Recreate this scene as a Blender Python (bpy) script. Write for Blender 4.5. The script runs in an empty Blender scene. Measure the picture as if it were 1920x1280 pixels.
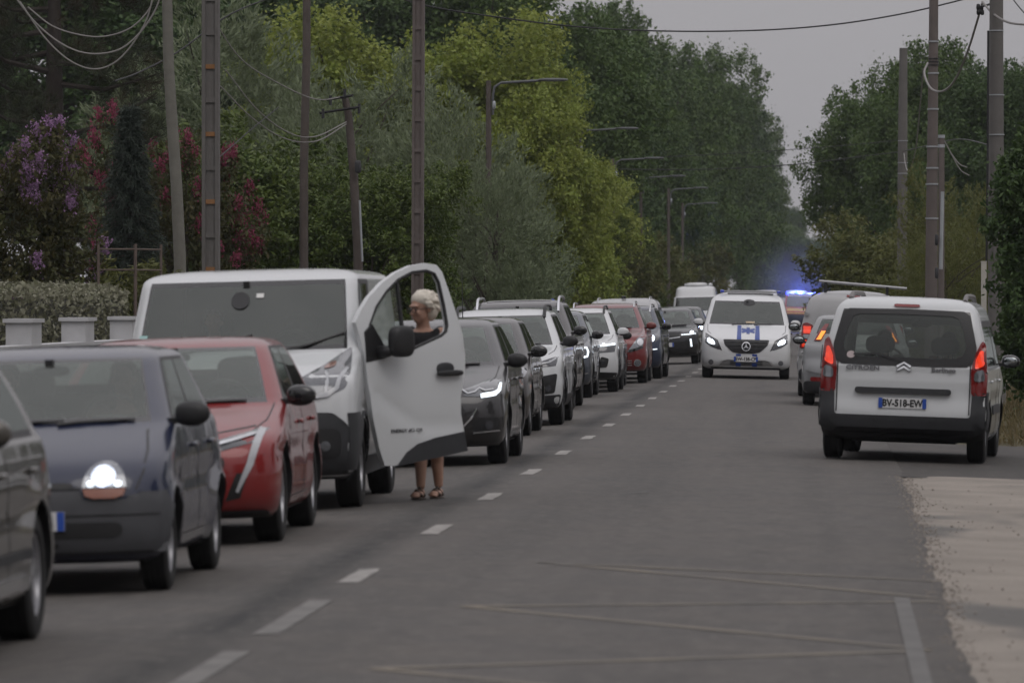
import bpy, bmesh, math, random
import numpy as np
from mathutils import Vector, Matrix
from mathutils.bvhtree import BVHTree
from mathutils.geometry import delaunay_2d_cdt
R_ = math.radians
random.seed(7); RNG = np.random.default_rng(7)
scene = bpy.context.scene
COL = scene.collection
# ---------------------------------------------------------------- camera
CAMZ = 1.65; FPX = 10000.0; VPX, VPY = 1525.0, 564.0      # focal length in photo pixels, vanishing point of the road
cam_d = bpy.data.cameras.new('camera'); cam = bpy.data.objects.new('camera', cam_d); COL.objects.link(cam)
cam_d.sensor_width = 36.0; cam_d.lens = FPX/1920*36; cam_d.clip_start = 0.5; cam_d.clip_end = 5000
cam.location = (0, 0, CAMZ)
cam.rotation_euler = (R_(90)-math.atan((640-VPY)/FPX), 0, math.atan((VPX-960)/FPX))
cam_d.dof.use_dof = True; cam_d.dof.focus_distance = 84.0; cam_d.dof.aperture_fstop = 5.4
scene.camera = cam
# ---------------------------------------------------------------- sky and light: dull overcast evening
SUN_EL, SUN_AZ = R_(52), R_(150)
world = bpy.data.worlds.new('World'); scene.world = world; world.use_nodes = True
nt = world.node_tree; nt.nodes.clear()
def wn(t, **k):
    n = nt.nodes.new(t)
    for a, b in k.items(): setattr(n, a, b)
    return n
sky = wn('ShaderNodeTexSky', sky_type='NISHITA', sun_disc=False)
sky.sun_elevation = SUN_EL; sky.sun_rotation = SUN_AZ; sky.dust_density = 6.0; sky.air_density = 1.5; sky.altitude = 50
hs = wn('ShaderNodeHueSaturation'); hs.inputs['Saturation'].default_value = 0.12; hs.inputs['Value'].default_value = 0.55
nt.links.new(sky.outputs[0], hs.inputs['Color'])
tc = wn('ShaderNodeTexCoord'); sx = wn('ShaderNodeSeparateXYZ'); nt.links.new(tc.outputs['Generated'], sx.inputs[0])
mx = wn('ShaderNodeMath', operation='MAXIMUM'); nt.links.new(sx.outputs['Z'], mx.inputs[0]); mx.inputs[1].default_value = 0
ma = wn('ShaderNodeMath', operation='MULTIPLY_ADD'); nt.links.new(mx.outputs[0], ma.inputs[0]); ma.inputs[1].default_value = 2.0; ma.inputs[2].default_value = 1.0
vm = wn('ShaderNodeVectorMath', operation='SCALE'); vm.inputs[0].default_value = (3.62, 3.52, 3.68); nt.links.new(ma.outputs[0], vm.inputs['Scale'])
mxr = wn('ShaderNodeMix', data_type='RGBA'); mxr.inputs[0].default_value = 0.12
nt.links.new(vm.outputs[0], mxr.inputs[6]); nt.links.new(hs.outputs[0], mxr.inputs[7])
bg = wn('ShaderNodeBackground'); bg.inputs['Strength'].default_value = 0.1
nt.links.new(mxr.outputs[2], bg.inputs['Color'])
wo = wn('ShaderNodeOutputWorld'); nt.links.new(bg.outputs[0], wo.inputs['Surface'])
sun_d = bpy.data.lights.new('sun', 'SUN'); sun_d.energy = 0.5; sun_d.angle = R_(35); sun_d.color = (1, .95, .9)
sun = bpy.data.objects.new('sun', sun_d); COL.objects.link(sun)
# direction matching the sky: the lamp's -Z points away from the sun
sd = Vector((math.sin(SUN_AZ)*math.cos(SUN_EL), math.cos(SUN_AZ)*math.cos(SUN_EL), math.sin(SUN_EL)))
sun.rotation_euler = sd.to_track_quat('Z', 'Y').to_euler(); sun.location = (0, 0, 60)
vs = scene.view_settings; vs.view_transform = 'Standard'; vs.look = 'None'; vs.exposure = 0.0; vs.gamma = 1.0; vs.use_curve_mapping = False
cy = scene.cycles
cy.max_bounces = 8; cy.diffuse_bounces = 3; cy.glossy_bounces = 3; cy.transmission_bounces = 4; cy.transparent_max_bounces = 12; cy.volume_bounces = 0
cy.use_denoising = True; cy.use_adaptive_sampling = True; cy.adaptive_threshold = .025; cy.sample_clamp_indirect = 4.0; cy.caustics_reflective = False; cy.caustics_refractive = False

# ---------------------------------------------------------------- helpers
def tag(o, label, cat, group=None, kind=None):
    if label: o['label'] = label
    if cat: o['category'] = cat
    if group: o['group'] = group
    if kind: o['kind'] = kind
    return o
def link(o, parent=None):
    COL.objects.link(o)
    if parent is not None: o.parent = parent
    return o
def empty(name, loc=(0, 0, 0)):
    o = bpy.data.objects.new(name, None); o.location = loc; o.empty_display_size = .2
    return link(o)
def mesh(name, v, f, mats, mi=None, smooth=True, sharp=None):
    me = bpy.data.meshes.new(name)
    me.from_pydata([tuple(p) for p in v], [], [tuple(p) for p in f])
    for m in (mats if isinstance(mats, (list, tuple)) else [mats]): me.materials.append(m)
    if mi is not None: me.polygons.foreach_set('material_index', np.asarray(mi, np.int32))
    if smooth:
        me.polygons.foreach_set('use_smooth', np.ones(len(me.polygons), bool))
        if sharp: me.set_sharp_from_angle(angle=R_(sharp))
    me.update(); return me
def fast_mesh(name, V, nper, mat, attr=None, smooth=False):
    """V: (N*nper,3) separate n-gons"""
    n = len(V)//nper; me = bpy.data.meshes.new(name)
    me.vertices.add(len(V)); me.vertices.foreach_set('co', np.asarray(V, np.float32).ravel())
    me.loops.add(len(V)); me.loops.foreach_set('vertex_index', np.arange(len(V), dtype=np.int32))
    me.polygons.add(n); me.polygons.foreach_set('loop_start', np.arange(0, len(V), nper, dtype=np.int32))
    me.update(calc_edges=True)
    if attr is not None:
        a = me.attributes.new('tint', 'FLOAT', 'FACE'); a.data.foreach_set('value', np.asarray(attr, np.float32))
    me.materials.append(mat)
    return me
def obj(name, me, parent=None, loc=None):
    o = bpy.data.objects.new(name, me)
    if loc is not None: o.location = loc
    return link(o, parent)
class MB:
    def __init__(s): s.v = []; s.f = []; s.m = []
    def add(s, v, f, m=0):
        b = len(s.v); s.v += [tuple(p) for p in v]; s.f += [tuple(i+b for i in q) for q in f]; s.m += [m]*len(f); return s
    def box(s, c, d, m=0, M=None):
        x, y, z = d[0]/2, d[1]/2, d[2]/2
        v = [Vector((sx*x, sy*y, sz*z)) for sz in (-1, 1) for sy in (-1, 1) for sx in (-1, 1)]
        if M is not None: v = [M @ p for p in v]
        v = [p+Vector(c) for p in v]
        return s.add(v, [(0, 2, 3, 1), (4, 5, 7, 6), (0, 1, 5, 4), (2, 6, 7, 3), (0, 4, 6, 2), (1, 3, 7, 5)], m)
    def tube(s, pts, rad, seg=8, m=0, cap=True):
        pts = [Vector(p) for p in pts]; n = len(pts)
        if not hasattr(rad, '__len__'): rad = [rad]*n
        b = len(s.v); up = None
        for i, p in enumerate(pts):
            t = (pts[min(i+1, n-1)]-pts[max(i-1, 0)]).normalized()
            if up is None:
                up = Vector((0, 0, 1)) if abs(t.z) < .9 else Vector((1, 0, 0))
            a = t.cross(up).normalized(); up = a.cross(t).normalized()
            for k in range(seg):
                w = 2*math.pi*k/seg
                s.v.append(tuple(p+(a*math.cos(w)+up*math.sin(w))*rad[i]))
        for i in range(n-1):
            for k in range(seg):
                k2 = (k+1) % seg
                s.f.append((b+i*seg+k, b+i*seg+k2, b+(i+1)*seg+k2, b+(i+1)*seg+k)); s.m.append(m)
        if cap:
            s.f.append(tuple(b+k for k in reversed(range(seg)))); s.m.append(m)
            s.f.append(tuple(b+(n-1)*seg+k for k in range(seg))); s.m.append(m)
        return s
    def lathe(s, prof, seg=28, m=0, axis='x', c=(0, 0, 0)):
        """prof list of (axial, radius)"""
        b = len(s.v); n = len(prof)
        for a, r in prof:
            for k in range(seg):
                w = 2*math.pi*k/seg; u, q = r*math.cos(w), r*math.sin(w)
                p = (a, u, q) if axis == 'x' else ((u, a, q) if axis == 'y' else (u, q, a))
                s.v.append((p[0]+c[0], p[1]+c[1], p[2]+c[2]))
        for i in range(n-1):
            for k in range(seg):
                k2 = (k+1) % seg
                s.f.append((b+i*seg+k, b+i*seg+k2, b+(i+1)*seg+k2, b+(i+1)*seg+k)); s.m.append(m)
        return s
    def sell(s, c, d, n=3.0, seg=16, rings=10, m=0, M=None):
        """superellipsoid: rounded block of full size d"""
        def q(a, e): return math.copysign(abs(a)**e, a)
        e = 2.0/n; b = len(s.v); C = Vector(c)
        for i in range(rings+1):
            ph = -math.pi/2+math.pi*i/rings
            for k in range(seg):
                th = 2*math.pi*k/seg
                p = Vector((q(math.cos(ph), e)*q(math.cos(th), e)*d[0]/2, q(math.cos(ph), e)*q(math.sin(th), e)*d[1]/2, q(math.sin(ph), e)*d[2]/2))
                if M is not None: p = M @ p
                s.v.append(tuple(p+C))
        for i in range(rings):
            for k in range(seg):
                k2 = (k+1) % seg
                s.f.append((b+i*seg+k, b+i*seg+k2, b+(i+1)*seg+k2, b+(i+1)*seg+k)); s.m.append(m)
        return s
    def mesh(s, name, mats, smooth=True, sharp=40): return mesh(name, s.v, s.f, mats, s.m, smooth, sharp)
    def build(s, name, mats, parent=None, smooth=True, sharp=40, loc=None): return obj(name, s.mesh(name, mats, smooth, sharp), parent, loc)
def copy_tree(o, parent=None):
    c = o.copy(); COL.objects.link(c)
    if parent is not None: c.parent = parent
    for ch in list(o.children): copy_tree(ch, c)
    return c
def gz(x):
    """height of the paved ground: crowned road, falling away on the verge"""
    if x < -6.3: return -.09
    if x <= .9: return -.025*abs(x+2.7)
    return -.09-.035*(min(x, 7)-.9)
def at(u, v, dz=0.0):
    Y = FPX*CAMZ/(v-VPY)
    for _ in range(8):
        X = (u-VPX)*Y/FPX; Y = FPX*(CAMZ-gz(X)-dz)/(v-VPY)
    return Vector(((u-VPX)*Y/FPX, Y, gz(X)+dz))
def at_y(u, v, Y): return Vector(((u-VPX)*Y/FPX, Y, CAMZ-(v-VPY)*Y/FPX))

# ---------------------------------------------------------------- materials
MATS = {}
def nmat(name):
    m = bpy.data.materials.new(name); m.use_nodes = True; t = m.node_tree; t.nodes.clear()
    o = t.nodes.new('ShaderNodeOutputMaterial'); return m, t, o
def nn(t, ty, **k):
    n = t.nodes.new(ty)
    for a, b in k.items():
        if a.startswith('i_'): n.inputs[a[2:].replace('_', ' ')].default_value = b
        else: setattr(n, a, b)
    return n
def mixc(t, fac, a, b):
    m = t.nodes.new('ShaderNodeMix'); m.data_type = 'RGBA'
    for s, x in ((m.inputs[0], fac), (m.inputs[6], a), (m.inputs[7], b)):
        if hasattr(x, 'is_output'): t.links.new(x, s)
        else: s.default_value = x if not isinstance(x, tuple) or len(x) == 4 else (*x, 1)
    return m.outputs[2]
def ramp(t, src, p0, p1):
    r = t.nodes.new('ShaderNodeMapRange'); r.inputs[1].default_value = p0; r.inputs[2].default_value = p1
    t.links.new(src, r.inputs[0]); return r.outputs[0]
def noise(t, scale, detail=4, coord='Object', rough=.55, vscale=None):
    tc = t.nodes.new('ShaderNodeTexCoord'); n = t.nodes.new('ShaderNodeTexNoise')
    n.inputs['Scale'].default_value = scale; n.inputs['Detail'].default_value = detail; n.inputs['Roughness'].default_value = rough
    if vscale:
        mp = t.nodes.new('ShaderNodeMapping'); mp.inputs['Scale'].default_value = vscale
        t.links.new(tc.outputs[coord], mp.inputs[0]); t.links.new(mp.outputs[0], n.inputs['Vector'])
    else: t.links.new(tc.outputs[coord], n.inputs['Vector'])
    return n.outputs['Fac']
def simple(name, col, rough=.5, metal=0, coat=0, var=.18, nscale=6, emit=None, es=0, bump=0):
    if name in MATS: return MATS[name]
    m, t, o = nmat(name); p = nn(t, 'ShaderNodeBsdfPrincipled')
    nz = noise(t, nscale)
    c = mixc(t, nz, tuple(x*(1-var) for x in col), tuple(min(1, x*(1+var)) for x in col))
    t.links.new(c, p.inputs['Base Color'])
    p.inputs['Roughness'].default_value = rough; p.inputs['Metallic'].default_value = metal; p.inputs['Coat Weight'].default_value = coat
    if emit: p.inputs['Emission Color'].default_value = (*emit, 1); p.inputs['Emission Strength'].default_value = es
    if bump:
        b = nn(t, 'ShaderNodeBump'); b.inputs['Strength'].default_value = bump; b.inputs['Distance'].default_value = .02
        t.links.new(noise(t, nscale*4, 6), b.inputs['Height']); t.links.new(b.outputs[0], p.inputs['Normal'])
    t.links.new(p.outputs[0], o.inputs[0]); MATS[name] = m; return m
def paint(name, col, metal=0.0, rough=.32):
    m, t, o = nmat(name); p = nn(t, 'ShaderNodeBsdfPrincipled')
    big = noise(t, 1.3, 5); fine = noise(t, 45, 3)
    tc = nn(t, 'ShaderNodeTexCoord'); sp = nn(t, 'ShaderNodeSeparateXYZ'); t.links.new(tc.outputs['Object'], sp.inputs[0])
    low = ramp(t, sp.outputs['Z'], .62, .2)                       # road dust thrown up on the lower panels
    mu = nn(t, 'ShaderNodeMath', operation='MULTIPLY'); t.links.new(low, mu.inputs[0]); t.links.new(big, mu.inputs[1])
    ad = nn(t, 'ShaderNodeMath', operation='MULTIPLY_ADD'); t.links.new(mu.outputs[0], ad.inputs[0]); ad.inputs[1].default_value = .26
    t.links.new(ramp(t, fine, .55, 6.0), ad.inputs[2])
    dusty = mixc(t, ad.outputs[0], col, (.16, .14, .12))
    geo = nn(t, 'ShaderNodeNewGeometry')
    c = mixc(t, geo.outputs['Backfacing'], dusty, (.03, .03, .032))
    t.links.new(c, p.inputs['Base Color'])
    p.inputs['Metallic'].default_value = metal
    rr = nn(t, 'ShaderNodeMapRange'); rr.inputs[3].default_value = rough-.06; rr.inputs[4].default_value = rough+.16; t.links.new(big, rr.inputs[0])
    t.links.new(rr.outputs[0], p.inputs['Roughness'])
    p.inputs['Coat Weight'].default_value = .8; p.inputs['Coat Roughness'].default_value = .05; p.inputs['Specular IOR Level'].default_value = .25
    b = nn(t, 'ShaderNodeBump'); b.inputs['Strength'].default_value = .12; b.inputs['Distance'].default_value = .02
    t.links.new(noise(t, 2.2, 2), b.inputs['Height']); t.links.new(b.outputs[0], p.inputs['Coat Normal'])
    t.links.new(p.outputs[0], o.inputs[0]); return m
def glassmat(name, tint, base=.05, dirt=.06, pw_=4.5, top=.9):
    m, t, o = nmat(name)
    tr = nn(t, 'ShaderNodeBsdfTransparent'); tr.inputs[0].default_value = (*tint, 1)
    gl = nn(t, 'ShaderNodeBsdfGlossy'); gl.inputs['Roughness'].default_value = .03; gl.inputs['Color'].default_value = (.90, .97, .93, 1)
    lw = nn(t, 'ShaderNodeLayerWeight'); lw.inputs[0].default_value = .5
    pw = nn(t, 'ShaderNodeMath', operation='POWER'); t.links.new(lw.outputs['Facing'], pw.inputs[0]); pw.inputs[1].default_value = pw_
    mr = nn(t, 'ShaderNodeMath', operation='MULTIPLY_ADD'); t.links.new(pw.outputs[0], mr.inputs[0]); mr.inputs[1].default_value = top; mr.inputs[2].default_value = base
    a = nn(t, 'ShaderNodeMixShader'); t.links.new(mr.outputs[0], a.inputs[0]); t.links.new(tr.outputs[0], a.inputs[1]); t.links.new(gl.outputs[0], a.inputs[2])
    df = nn(t, 'ShaderNodeBsdfDiffuse'); df.inputs[0].default_value = (.5, .48, .45, 1)     # film of road dust
    dz = nn(t, 'ShaderNodeMath', operation='MULTIPLY'); t.links.new(noise(t, 3.0, 6), dz.inputs[0]); dz.inputs[1].default_value = dirt*2
    b = nn(t, 'ShaderNodeMixShader'); t.links.new(dz.outputs[0], b.inputs[0]); t.links.new(a.outputs[0], b.inputs[1]); t.links.new(df.outputs[0], b.inputs[2])
    t.links.new(b.outputs[0], o.inputs[0]); return m
def lampmat(name, col, es, rough=.2):
    m, t, o = nmat(name); p = nn(t, 'ShaderNodeBsdfPrincipled')
    nz = noise(t, 25, 2)
    p.inputs['Base Color'].default_value = (*[min(1, c*.9) for c in col], 1); p.inputs['Roughness'].default_value = rough; p.inputs['Coat Weight'].default_value = .6
    p.inputs['Emission Color'].default_value = (*col, 1)
    mr = nn(t, 'ShaderNodeMapRange'); mr.inputs[1].default_value = .3; mr.inputs[2].default_value = .7; mr.inputs[3].default_value = es*.35; mr.inputs[4].default_value = es*1.3
    t.links.new(nz, mr.inputs[0]); t.links.new(mr.outputs[0], p.inputs['Emission Strength'])
    t.links.new(p.outputs[0], o.inputs[0]); return m
def leafmat(name, cols, trans=.3, rough=.55):
    m, t, o = nmat(name)
    geo = nn(t, 'ShaderNodeNewGeometry'); at_ = nn(t, 'ShaderNodeAttribute', attribute_name='tint')
    r1 = nn(t, 'ShaderNodeMix', data_type='RGBA'); t.links.new(geo.outputs['Random Per Island'], r1.inputs[0])
    r1.inputs[6].default_value = (*cols[0], 1); r1.inputs[7].default_value = (*cols[1], 1)
    c = mixc(t, at_.outputs['Fac'], r1.outputs[2], cols[2])
    d = nn(t, 'ShaderNodeBsdfPrincipled'); d.inputs['Roughness'].default_value = rough; d.inputs['Specular IOR Level'].default_value = .25
    t.links.new(c, d.inputs['Base Color'])
    tl = nn(t, 'ShaderNodeBsdfTranslucent'); t.links.new(c, tl.inputs[0])
    x = nn(t, 'ShaderNodeMixShader'); x.inputs[0].default_value = trans
    t.links.new(d.outputs[0], x.inputs[1]); t.links.new(tl.outputs[0], x.inputs[2]); t.links.new(x.outputs[0], o.inputs[0])
    return m
BLACK = simple('black_plastic', (.011, .011, .012), .5, var=.3, nscale=20)
GREYPL = simple('grey_plastic', (.026, .027, .030), .6, var=.25, nscale=14)
RUBBER = simple('rubber', (.010, .010, .010), .85, var=.3, nscale=15)
GLOSSB = simple('gloss_black', (.01, .01, .011), .12, coat=.5)
CHROME = simple('chrome', (.7, .71, .73), .18, metal=1, var=.08)
ALLOY = simple('alloy', (.36, .36, .38), .35, metal=.7, var=.15)
DARKALLOY = simple('dark_alloy', (.12, .12, .13), .4, metal=.6)
FABRIC = simple('seat_fabric', (.035, .035, .038), .9, var=.3, nscale=30)
DASH = simple('dashboard_plastic', (.075, .075, .078), .7)
PLATEW = simple('plate_white', (.62, .62, .62), .45, var=.06)
PLATEB = simple('plate_blue', (.02, .07, .35), .45)
INK = simple('ink', (.015, .015, .015), .6)
WS = glassmat('windscreen_glass', (.60, .66, .62), .085, .05)
SG = glassmat('side_glass', (.24, .27, .26), .05, .03, 6.0, .7)
RG = glassmat('rear_glass', (.40, .43, .42), .05, .04)
LENS = simple('lamp_lens', (.22, .23, .25), .12, metal=.5, coat=1, var=.5, nscale=16)
LENSM = simple('lamp_lens_smoked', (.10, .105, .115), .12, metal=.4, coat=1, var=.5, nscale=18)
LENSD = simple('lamp_lens_dark', (.05, .052, .06), .1, metal=.2, coat=1, var=.5, nscale=18)
DRL = lampmat('daytime_light', (.85, .93, 1.0), 1.6)
DRL_OFF = simple('daytime_strip_unlit', (.38, .39, .41), .25, coat=.8)
BEAM = lampmat('beam_lit', (.80, .88, 1.0), 4.5)
REDL = lampmat('tail_lit', (1.0, .06, .02), .45)
REDO = simple('tail_lens_red', (.17, .007, .007), .2, coat=.6)
ORAN = lampmat('indicator_lit', (1.0, .30, .03), 1.4)
ORANO = simple('indicator_lens', (.20, .045, .012), .2, coat=1)
BLUEL = lampmat('blue_beacon_lit', (.03, .06, 1.0), 9)
LOWB = lampmat('dipped_lit', (.74, .82, 1.0), 1.5)
BLUEO = simple('beacon_lens_blue', (.02, .05, .4), .2, coat=1)
SKIN = simple('skin', (.40, .235, .17), .5, var=.12, nscale=25)
# ---------------------------------------------------------------- text
def text_mesh(txt, size, mat, align='CENTER', ext=.0012, bold=.0):
    cu = bpy.data.curves.new('lettering', 'FONT'); cu.body = txt; cu.size = size; cu.extrude = ext; cu.align_x = align; cu.align_y = 'CENTER'; cu.resolution_u = 2; cu.offset = bold
    o = bpy.data.objects.new('lettering', cu); COL.objects.link(o)
    dg = bpy.context.evaluated_depsgraph_get(); me = bpy.data.meshes.new_from_object(o.evaluated_get(dg))
    bpy.data.objects.remove(o); me.materials.clear(); me.materials.append(mat); return me
# ---------------------------------------------------------------- cars
def pchip(y, q):
    y = np.asarray(y, float); n = len(y); d = np.diff(y); m = np.zeros(n)
    for i in range(1, n-1): m[i] = 0 if d[i-1]*d[i] <= 0 else 2*d[i-1]*d[i]/(d[i-1]+d[i])
    m[0] = d[0]; m[-1] = d[-1]
    i = np.clip(np.floor(q).astype(int), 0, n-2); t = q-i
    return ((2*t**3-3*t**2+1)*y[i]+(t**3-2*t**2+t)*m[i]+(-2*t**3+3*t**2)*y[i+1]+(t**3-t**2)*m[i+1])
# rows bottom to roof: z, front y, front bow, half width, rear y, rear bow ;  gb/gt: rows of windscreen bottom and top
T_HATCH = dict(L=4.05, W=1.75, H=1.46, gb=11, gt=14, rb=12, rt=14, rows=[
 (.19, .16, .30, .78, 3.93, .25), (.24, .07, .34, .83, 4.0, .28), (.36, .01, .38, .862, 4.05, .30), (.50, 0, .40, .872, 4.05, .32),
 (.62, .02, .42, .876, 4.03, .32), (.70, .06, .44, .876, 4.0, .32), (.755, .14, .46, .874, 3.98, .32), (.82, .36, .46, .869, 3.97, .32),
 (.88, .62, .44, .863, 3.96, .32), (.935, .90, .42, .853, 3.94, .32), (.965, 1.02, .42, .845, 3.92, .32), (.985, 1.07, .42, .832, 3.90, .32),
 (1.15, 1.37, .42, .765, 3.80, .32), (1.30, 1.66, .42, .70, 3.66, .32), (1.385, 1.84, .42, .655, 3.55, .32), (1.415, 1.96, .42, .62, 3.48, .3),
 (1.44, 2.16, .40, .55, 3.35, .3), (1.455, 2.45, .35, .38, 3.1, .25), (1.46, 2.8, .05, .12, 2.9, .05)])
T_SUV = dict(L=4.35, W=1.82, H=1.60, gb=11, gt=14, rb=12, rt=14, rows=[
 (.24, .14, .30, .82, 4.22, .25), (.30, .06, .33, .87, 4.30, .28), (.42, .01, .36, .90, 4.35, .30), (.60, 0, .38, .91, 4.35, .32),
 (.76, .02, .40, .912, 4.33, .32), (.86, .06, .42, .911, 4.30, .32), (.925, .14, .44, .907, 4.28, .32), (.975, .36, .44, .902, 4.27, .32),
 (1.015, .62, .42, .896, 4.26, .32), (1.05, .92, .42, .886, 4.24, .32), (1.07, 1.04, .42, .875, 4.22, .32), (1.09, 1.09, .42, .862, 4.20, .32),
 (1.25, 1.36, .42, .80, 4.10, .32), (1.40, 1.62, .42, .735, 4.0, .32), (1.50, 1.80, .42, .69, 3.92, .32), (1.54, 1.92, .42, .655, 3.86, .3),
 (1.572, 2.15, .40, .58, 3.7, .3), (1.592, 2.5, .35, .42, 3.4, .25), (1.60, 3.0, .05, .12, 3.1, .05)])
T_VAN = dict(nf=3.5, L=5.0, W=1.956, H=1.97, gb=10, gt=13, rb=11, rt=13, rows=[
 (.25, .16, .30, .86, 4.95, .12), (.32, .06, .36, .93, 4.98, .12), (.50, 0, .40, .965, 5.0, .12), (.75, .01, .42, .978, 5.0, .12),
 (.95, .05, .44, .978, 5.0, .12), (1.05, .12, .46, .977, 4.99, .12), (1.12, .30, .46, .974, 4.99, .12), (1.19, .52, .45, .97, 4.98, .12),
 (1.25, .72, .44, .965, 4.98, .12), (1.275, .79, .43, .958, 4.98, .12), (1.29, .83, .43, .96, 4.97, .12), (1.46, 1.0, .42, .945, 4.96, .12),
 (1.68, 1.22, .42, .922, 4.94, .12), (1.86, 1.41, .42, .90, 4.93, .12), (1.895, 1.50, .42, .875, 4.92, .12), (1.93, 1.70, .40, .80, 4.88, .12),
 (1.957, 2.15, .35, .60, 4.7, .1), (1.97, 2.9, .05, .15, 4.2, .05)])
T_TWINGO = dict(L=3.43, W=1.63, H=1.42, gb=11, gt=14, rb=12, rt=14, rows=[
 (.18, .14, .30, .70, 3.34, .2), (.22, .05, .34, .76, 3.38, .25), (.34, 0, .36, .80, 3.43, .28), (.50, 0, .38, .812, 3.43, .3),
 (.60, .02, .40, .814, 3.42, .3), (.68, .06, .42, .814, 3.40, .3), (.74, .12, .44, .812, 3.38, .3), (.80, .24, .44, .808, 3.37, .3),
 (.86, .40, .43, .80, 3.36, .3), (.92, .58, .42, .79, 3.35, .3), (.95, .67, .42, .782, 3.33, .3), (.97, .72, .42, .77, 3.32, .3),
 (1.12, .98, .42, .71, 3.22, .3), (1.26, 1.22, .42, .655, 3.12, .3), (1.345, 1.38, .42, .62, 3.05, .3), (1.375, 1.50, .42, .585, 3.0, .3),
 (1.40, 1.70, .40, .50, 2.9, .25), (1.415, 2.0, .35, .33, 2.7, .2), (1.42, 2.3, .05, .1, 2.4, .05)])
T_BERL = dict(L=4.38, W=1.81, H=1.79, gb=11, gt=14, rb=12, rt=15, rows=[
 (.20, .16, .30, .80, 3.98, .20), (.26, .07, .34, .86, 4.14, .20), (.38, .01, .38, .895, 4.37, .17), (.52, 0, .40, .905, 4.38, .15),
 (.70, .02, .42, .907, 4.345, .14), (.80, .06, .44, .907, 4.34, .14), (.86, .14, .46, .905, 4.34, .14), (.92, .34, .46, .902, 4.335, .14),
 (.98, .56, .44, .90, 4.33, .14), (1.02, .76, .42, .896, 4.33, .14), (1.04, .84, .42, .89, 4.325, .14), (1.055, .88, .42, .885, 4.32, .14),
 (1.07, .92, .42, .882, 4.32, .14), (1.30, 1.2, .42, .845, 4.27, .14), (1.55, 1.5, .42, .79, 4.19, .14), (1.64, 1.62, .42, .765, 4.15, .14), (1.70, 1.75, .42, .725, 4.11, .14),
 (1.745, 2.0, .40, .66, 4.04, .12), (1.775, 2.3, .35, .50, 3.9, .1), (1.79, 2.9, .05, .15, 3.6, .05)])
TH = [0, .1, .2, .3, .4, .48, .54, .585, .612, .67, .73, .8, .88, .95, 1.0]
NS = 16; KSUB = 3
WHEELS = {}
def wheel_meshes(Rw, w, style):
    k = (round(Rw, 3), w, style)
    if k in WHEELS: return WHEELS[k]
    m = MB(); h = w/2; pr = [(-h*.8, Rw*.64), (-h, Rw*.70), (-h*1.02, Rw*.84), (-h*.93, Rw*.945), (-h*.8, Rw*.985)]
    for i in range(5):
        a = -h*.78+i*h*.39-.0; pr += [(a, Rw), (a+h*.29, Rw), (a+h*.29, Rw-.008), (a+h*.38, Rw-.008)] if i < 4 else [(h*.78, Rw)]
    pr += [(h*.8, Rw*.985), (h*.93, Rw*.945), (h*1.02, Rw*.84), (h, Rw*.70), (h*.8, Rw*.64)]
    m.lathe(pr, 32); tyre = m.mesh('tyre', RUBBER, True, 30)
    m = MB(); m.lathe([(-h*.75, Rw*.55), (-h*.72, Rw*.66), (h*.80, Rw*.66), (h*.86, Rw*.645), (h*.80, Rw*.61), (h*.2, Rw*.58), (h*.1, 0.001)], 32)
    for i in range(28): m.m[-1-i] = 1
    m.lathe([(h*.15, Rw*.17), (h*.72, Rw*.15), (h*.78, .001)], 14)
    n = 5 if style % 2 == 0 else 7
    for i in range(n):
        a = 2*math.pi*i/n; M = Matrix.Rotation(a, 3, 'X')
        m.box(M @ Vector((h*.5, 0, Rw*.36)), (h*.42, Rw*(.20 if n == 5 else .12), Rw*.54), 0, M)
    rim = m.mesh('rim', [ALLOY if style < 2 else DARKALLOY, BLACK], True, 30)
    WHEELS[k] = (tyre, rim); return WHEELS[k]
def mirror_mesh(mat, low, sx=.21, sy=.12, sz=.15):
    m = MB(); m.sell((0, 0, 0), (sx, sy, sz), 2.7, 18, 12)
    v = np.array(m.v); v[:, 2] *= np.where(v[:, 0] > 0, 1-.3*np.clip(v[:, 0]/(sx/2), 0, 1)**2, 1); m.v = [tuple(p) for p in v]
    m.m = [1 if np.mean([m.v[i][2] for i in f]) < -sz*.28 else 0 for f in m.f]
    return m.mesh('mirror', [mat, low], True, 60)
SEAT = None
def seat_mesh():
    global SEAT
    if SEAT is None:
        m = MB(); m.sell((0, .32, .36), (.50, .16, .62), 3.2, 14, 10, 0, Matrix.Rotation(R_(-12), 3, 'X'))
        m.sell((0, .02, .06), (.50, .52, .16), 3.2, 14, 8); m.sell((0, .42, .80), (.27, .10, .20), 2.8, 14, 8)
        m.tube([(-.06, .40, .62), (-.06, .42, .78)], .008, 6); m.tube([(.06, .40, .62), (.06, .42, .78)], .008, 6)
        SEAT = m.mesh('seat', FABRIC)
    return SEAT
def chaikin(p, it=2):
    """round the corners of a polygon"""
    r = .035*it; q = []; n = len(p)
    for i in range(n):
        a, b, c = (Vector(p[i-1]), Vector(p[i]), Vector(p[(i+1) % n])); u, w = a-b, c-b
        u2 = b+u.normalized()*min(r, u.length*.45); w2 = b+w.normalized()*min(r, w.length*.45)
        for t in (0, .25, .5, .75, 1): q.append(tuple(u2*(1-t)**2+b*2*t*(1-t)+w2*t*t))
    return q
def ell(cx, cz, rx, rz=None, n=20, a0=0, a1=2*math.pi):
    rz = rz or rx
    full = abs(a1-a0-2*math.pi) < 1e-6
    return [(cx+rx*math.cos(a0+(a1-a0)*i/(n if full else n-1)), cz+rz*math.sin(a0+(a1-a0)*i/(n if full else n-1))) for i in range(n)]
def rect(x0, x1, z0, z1): return [(x0, z0), (x1, z0), (x1, z1), (x0, z1)]
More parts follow.
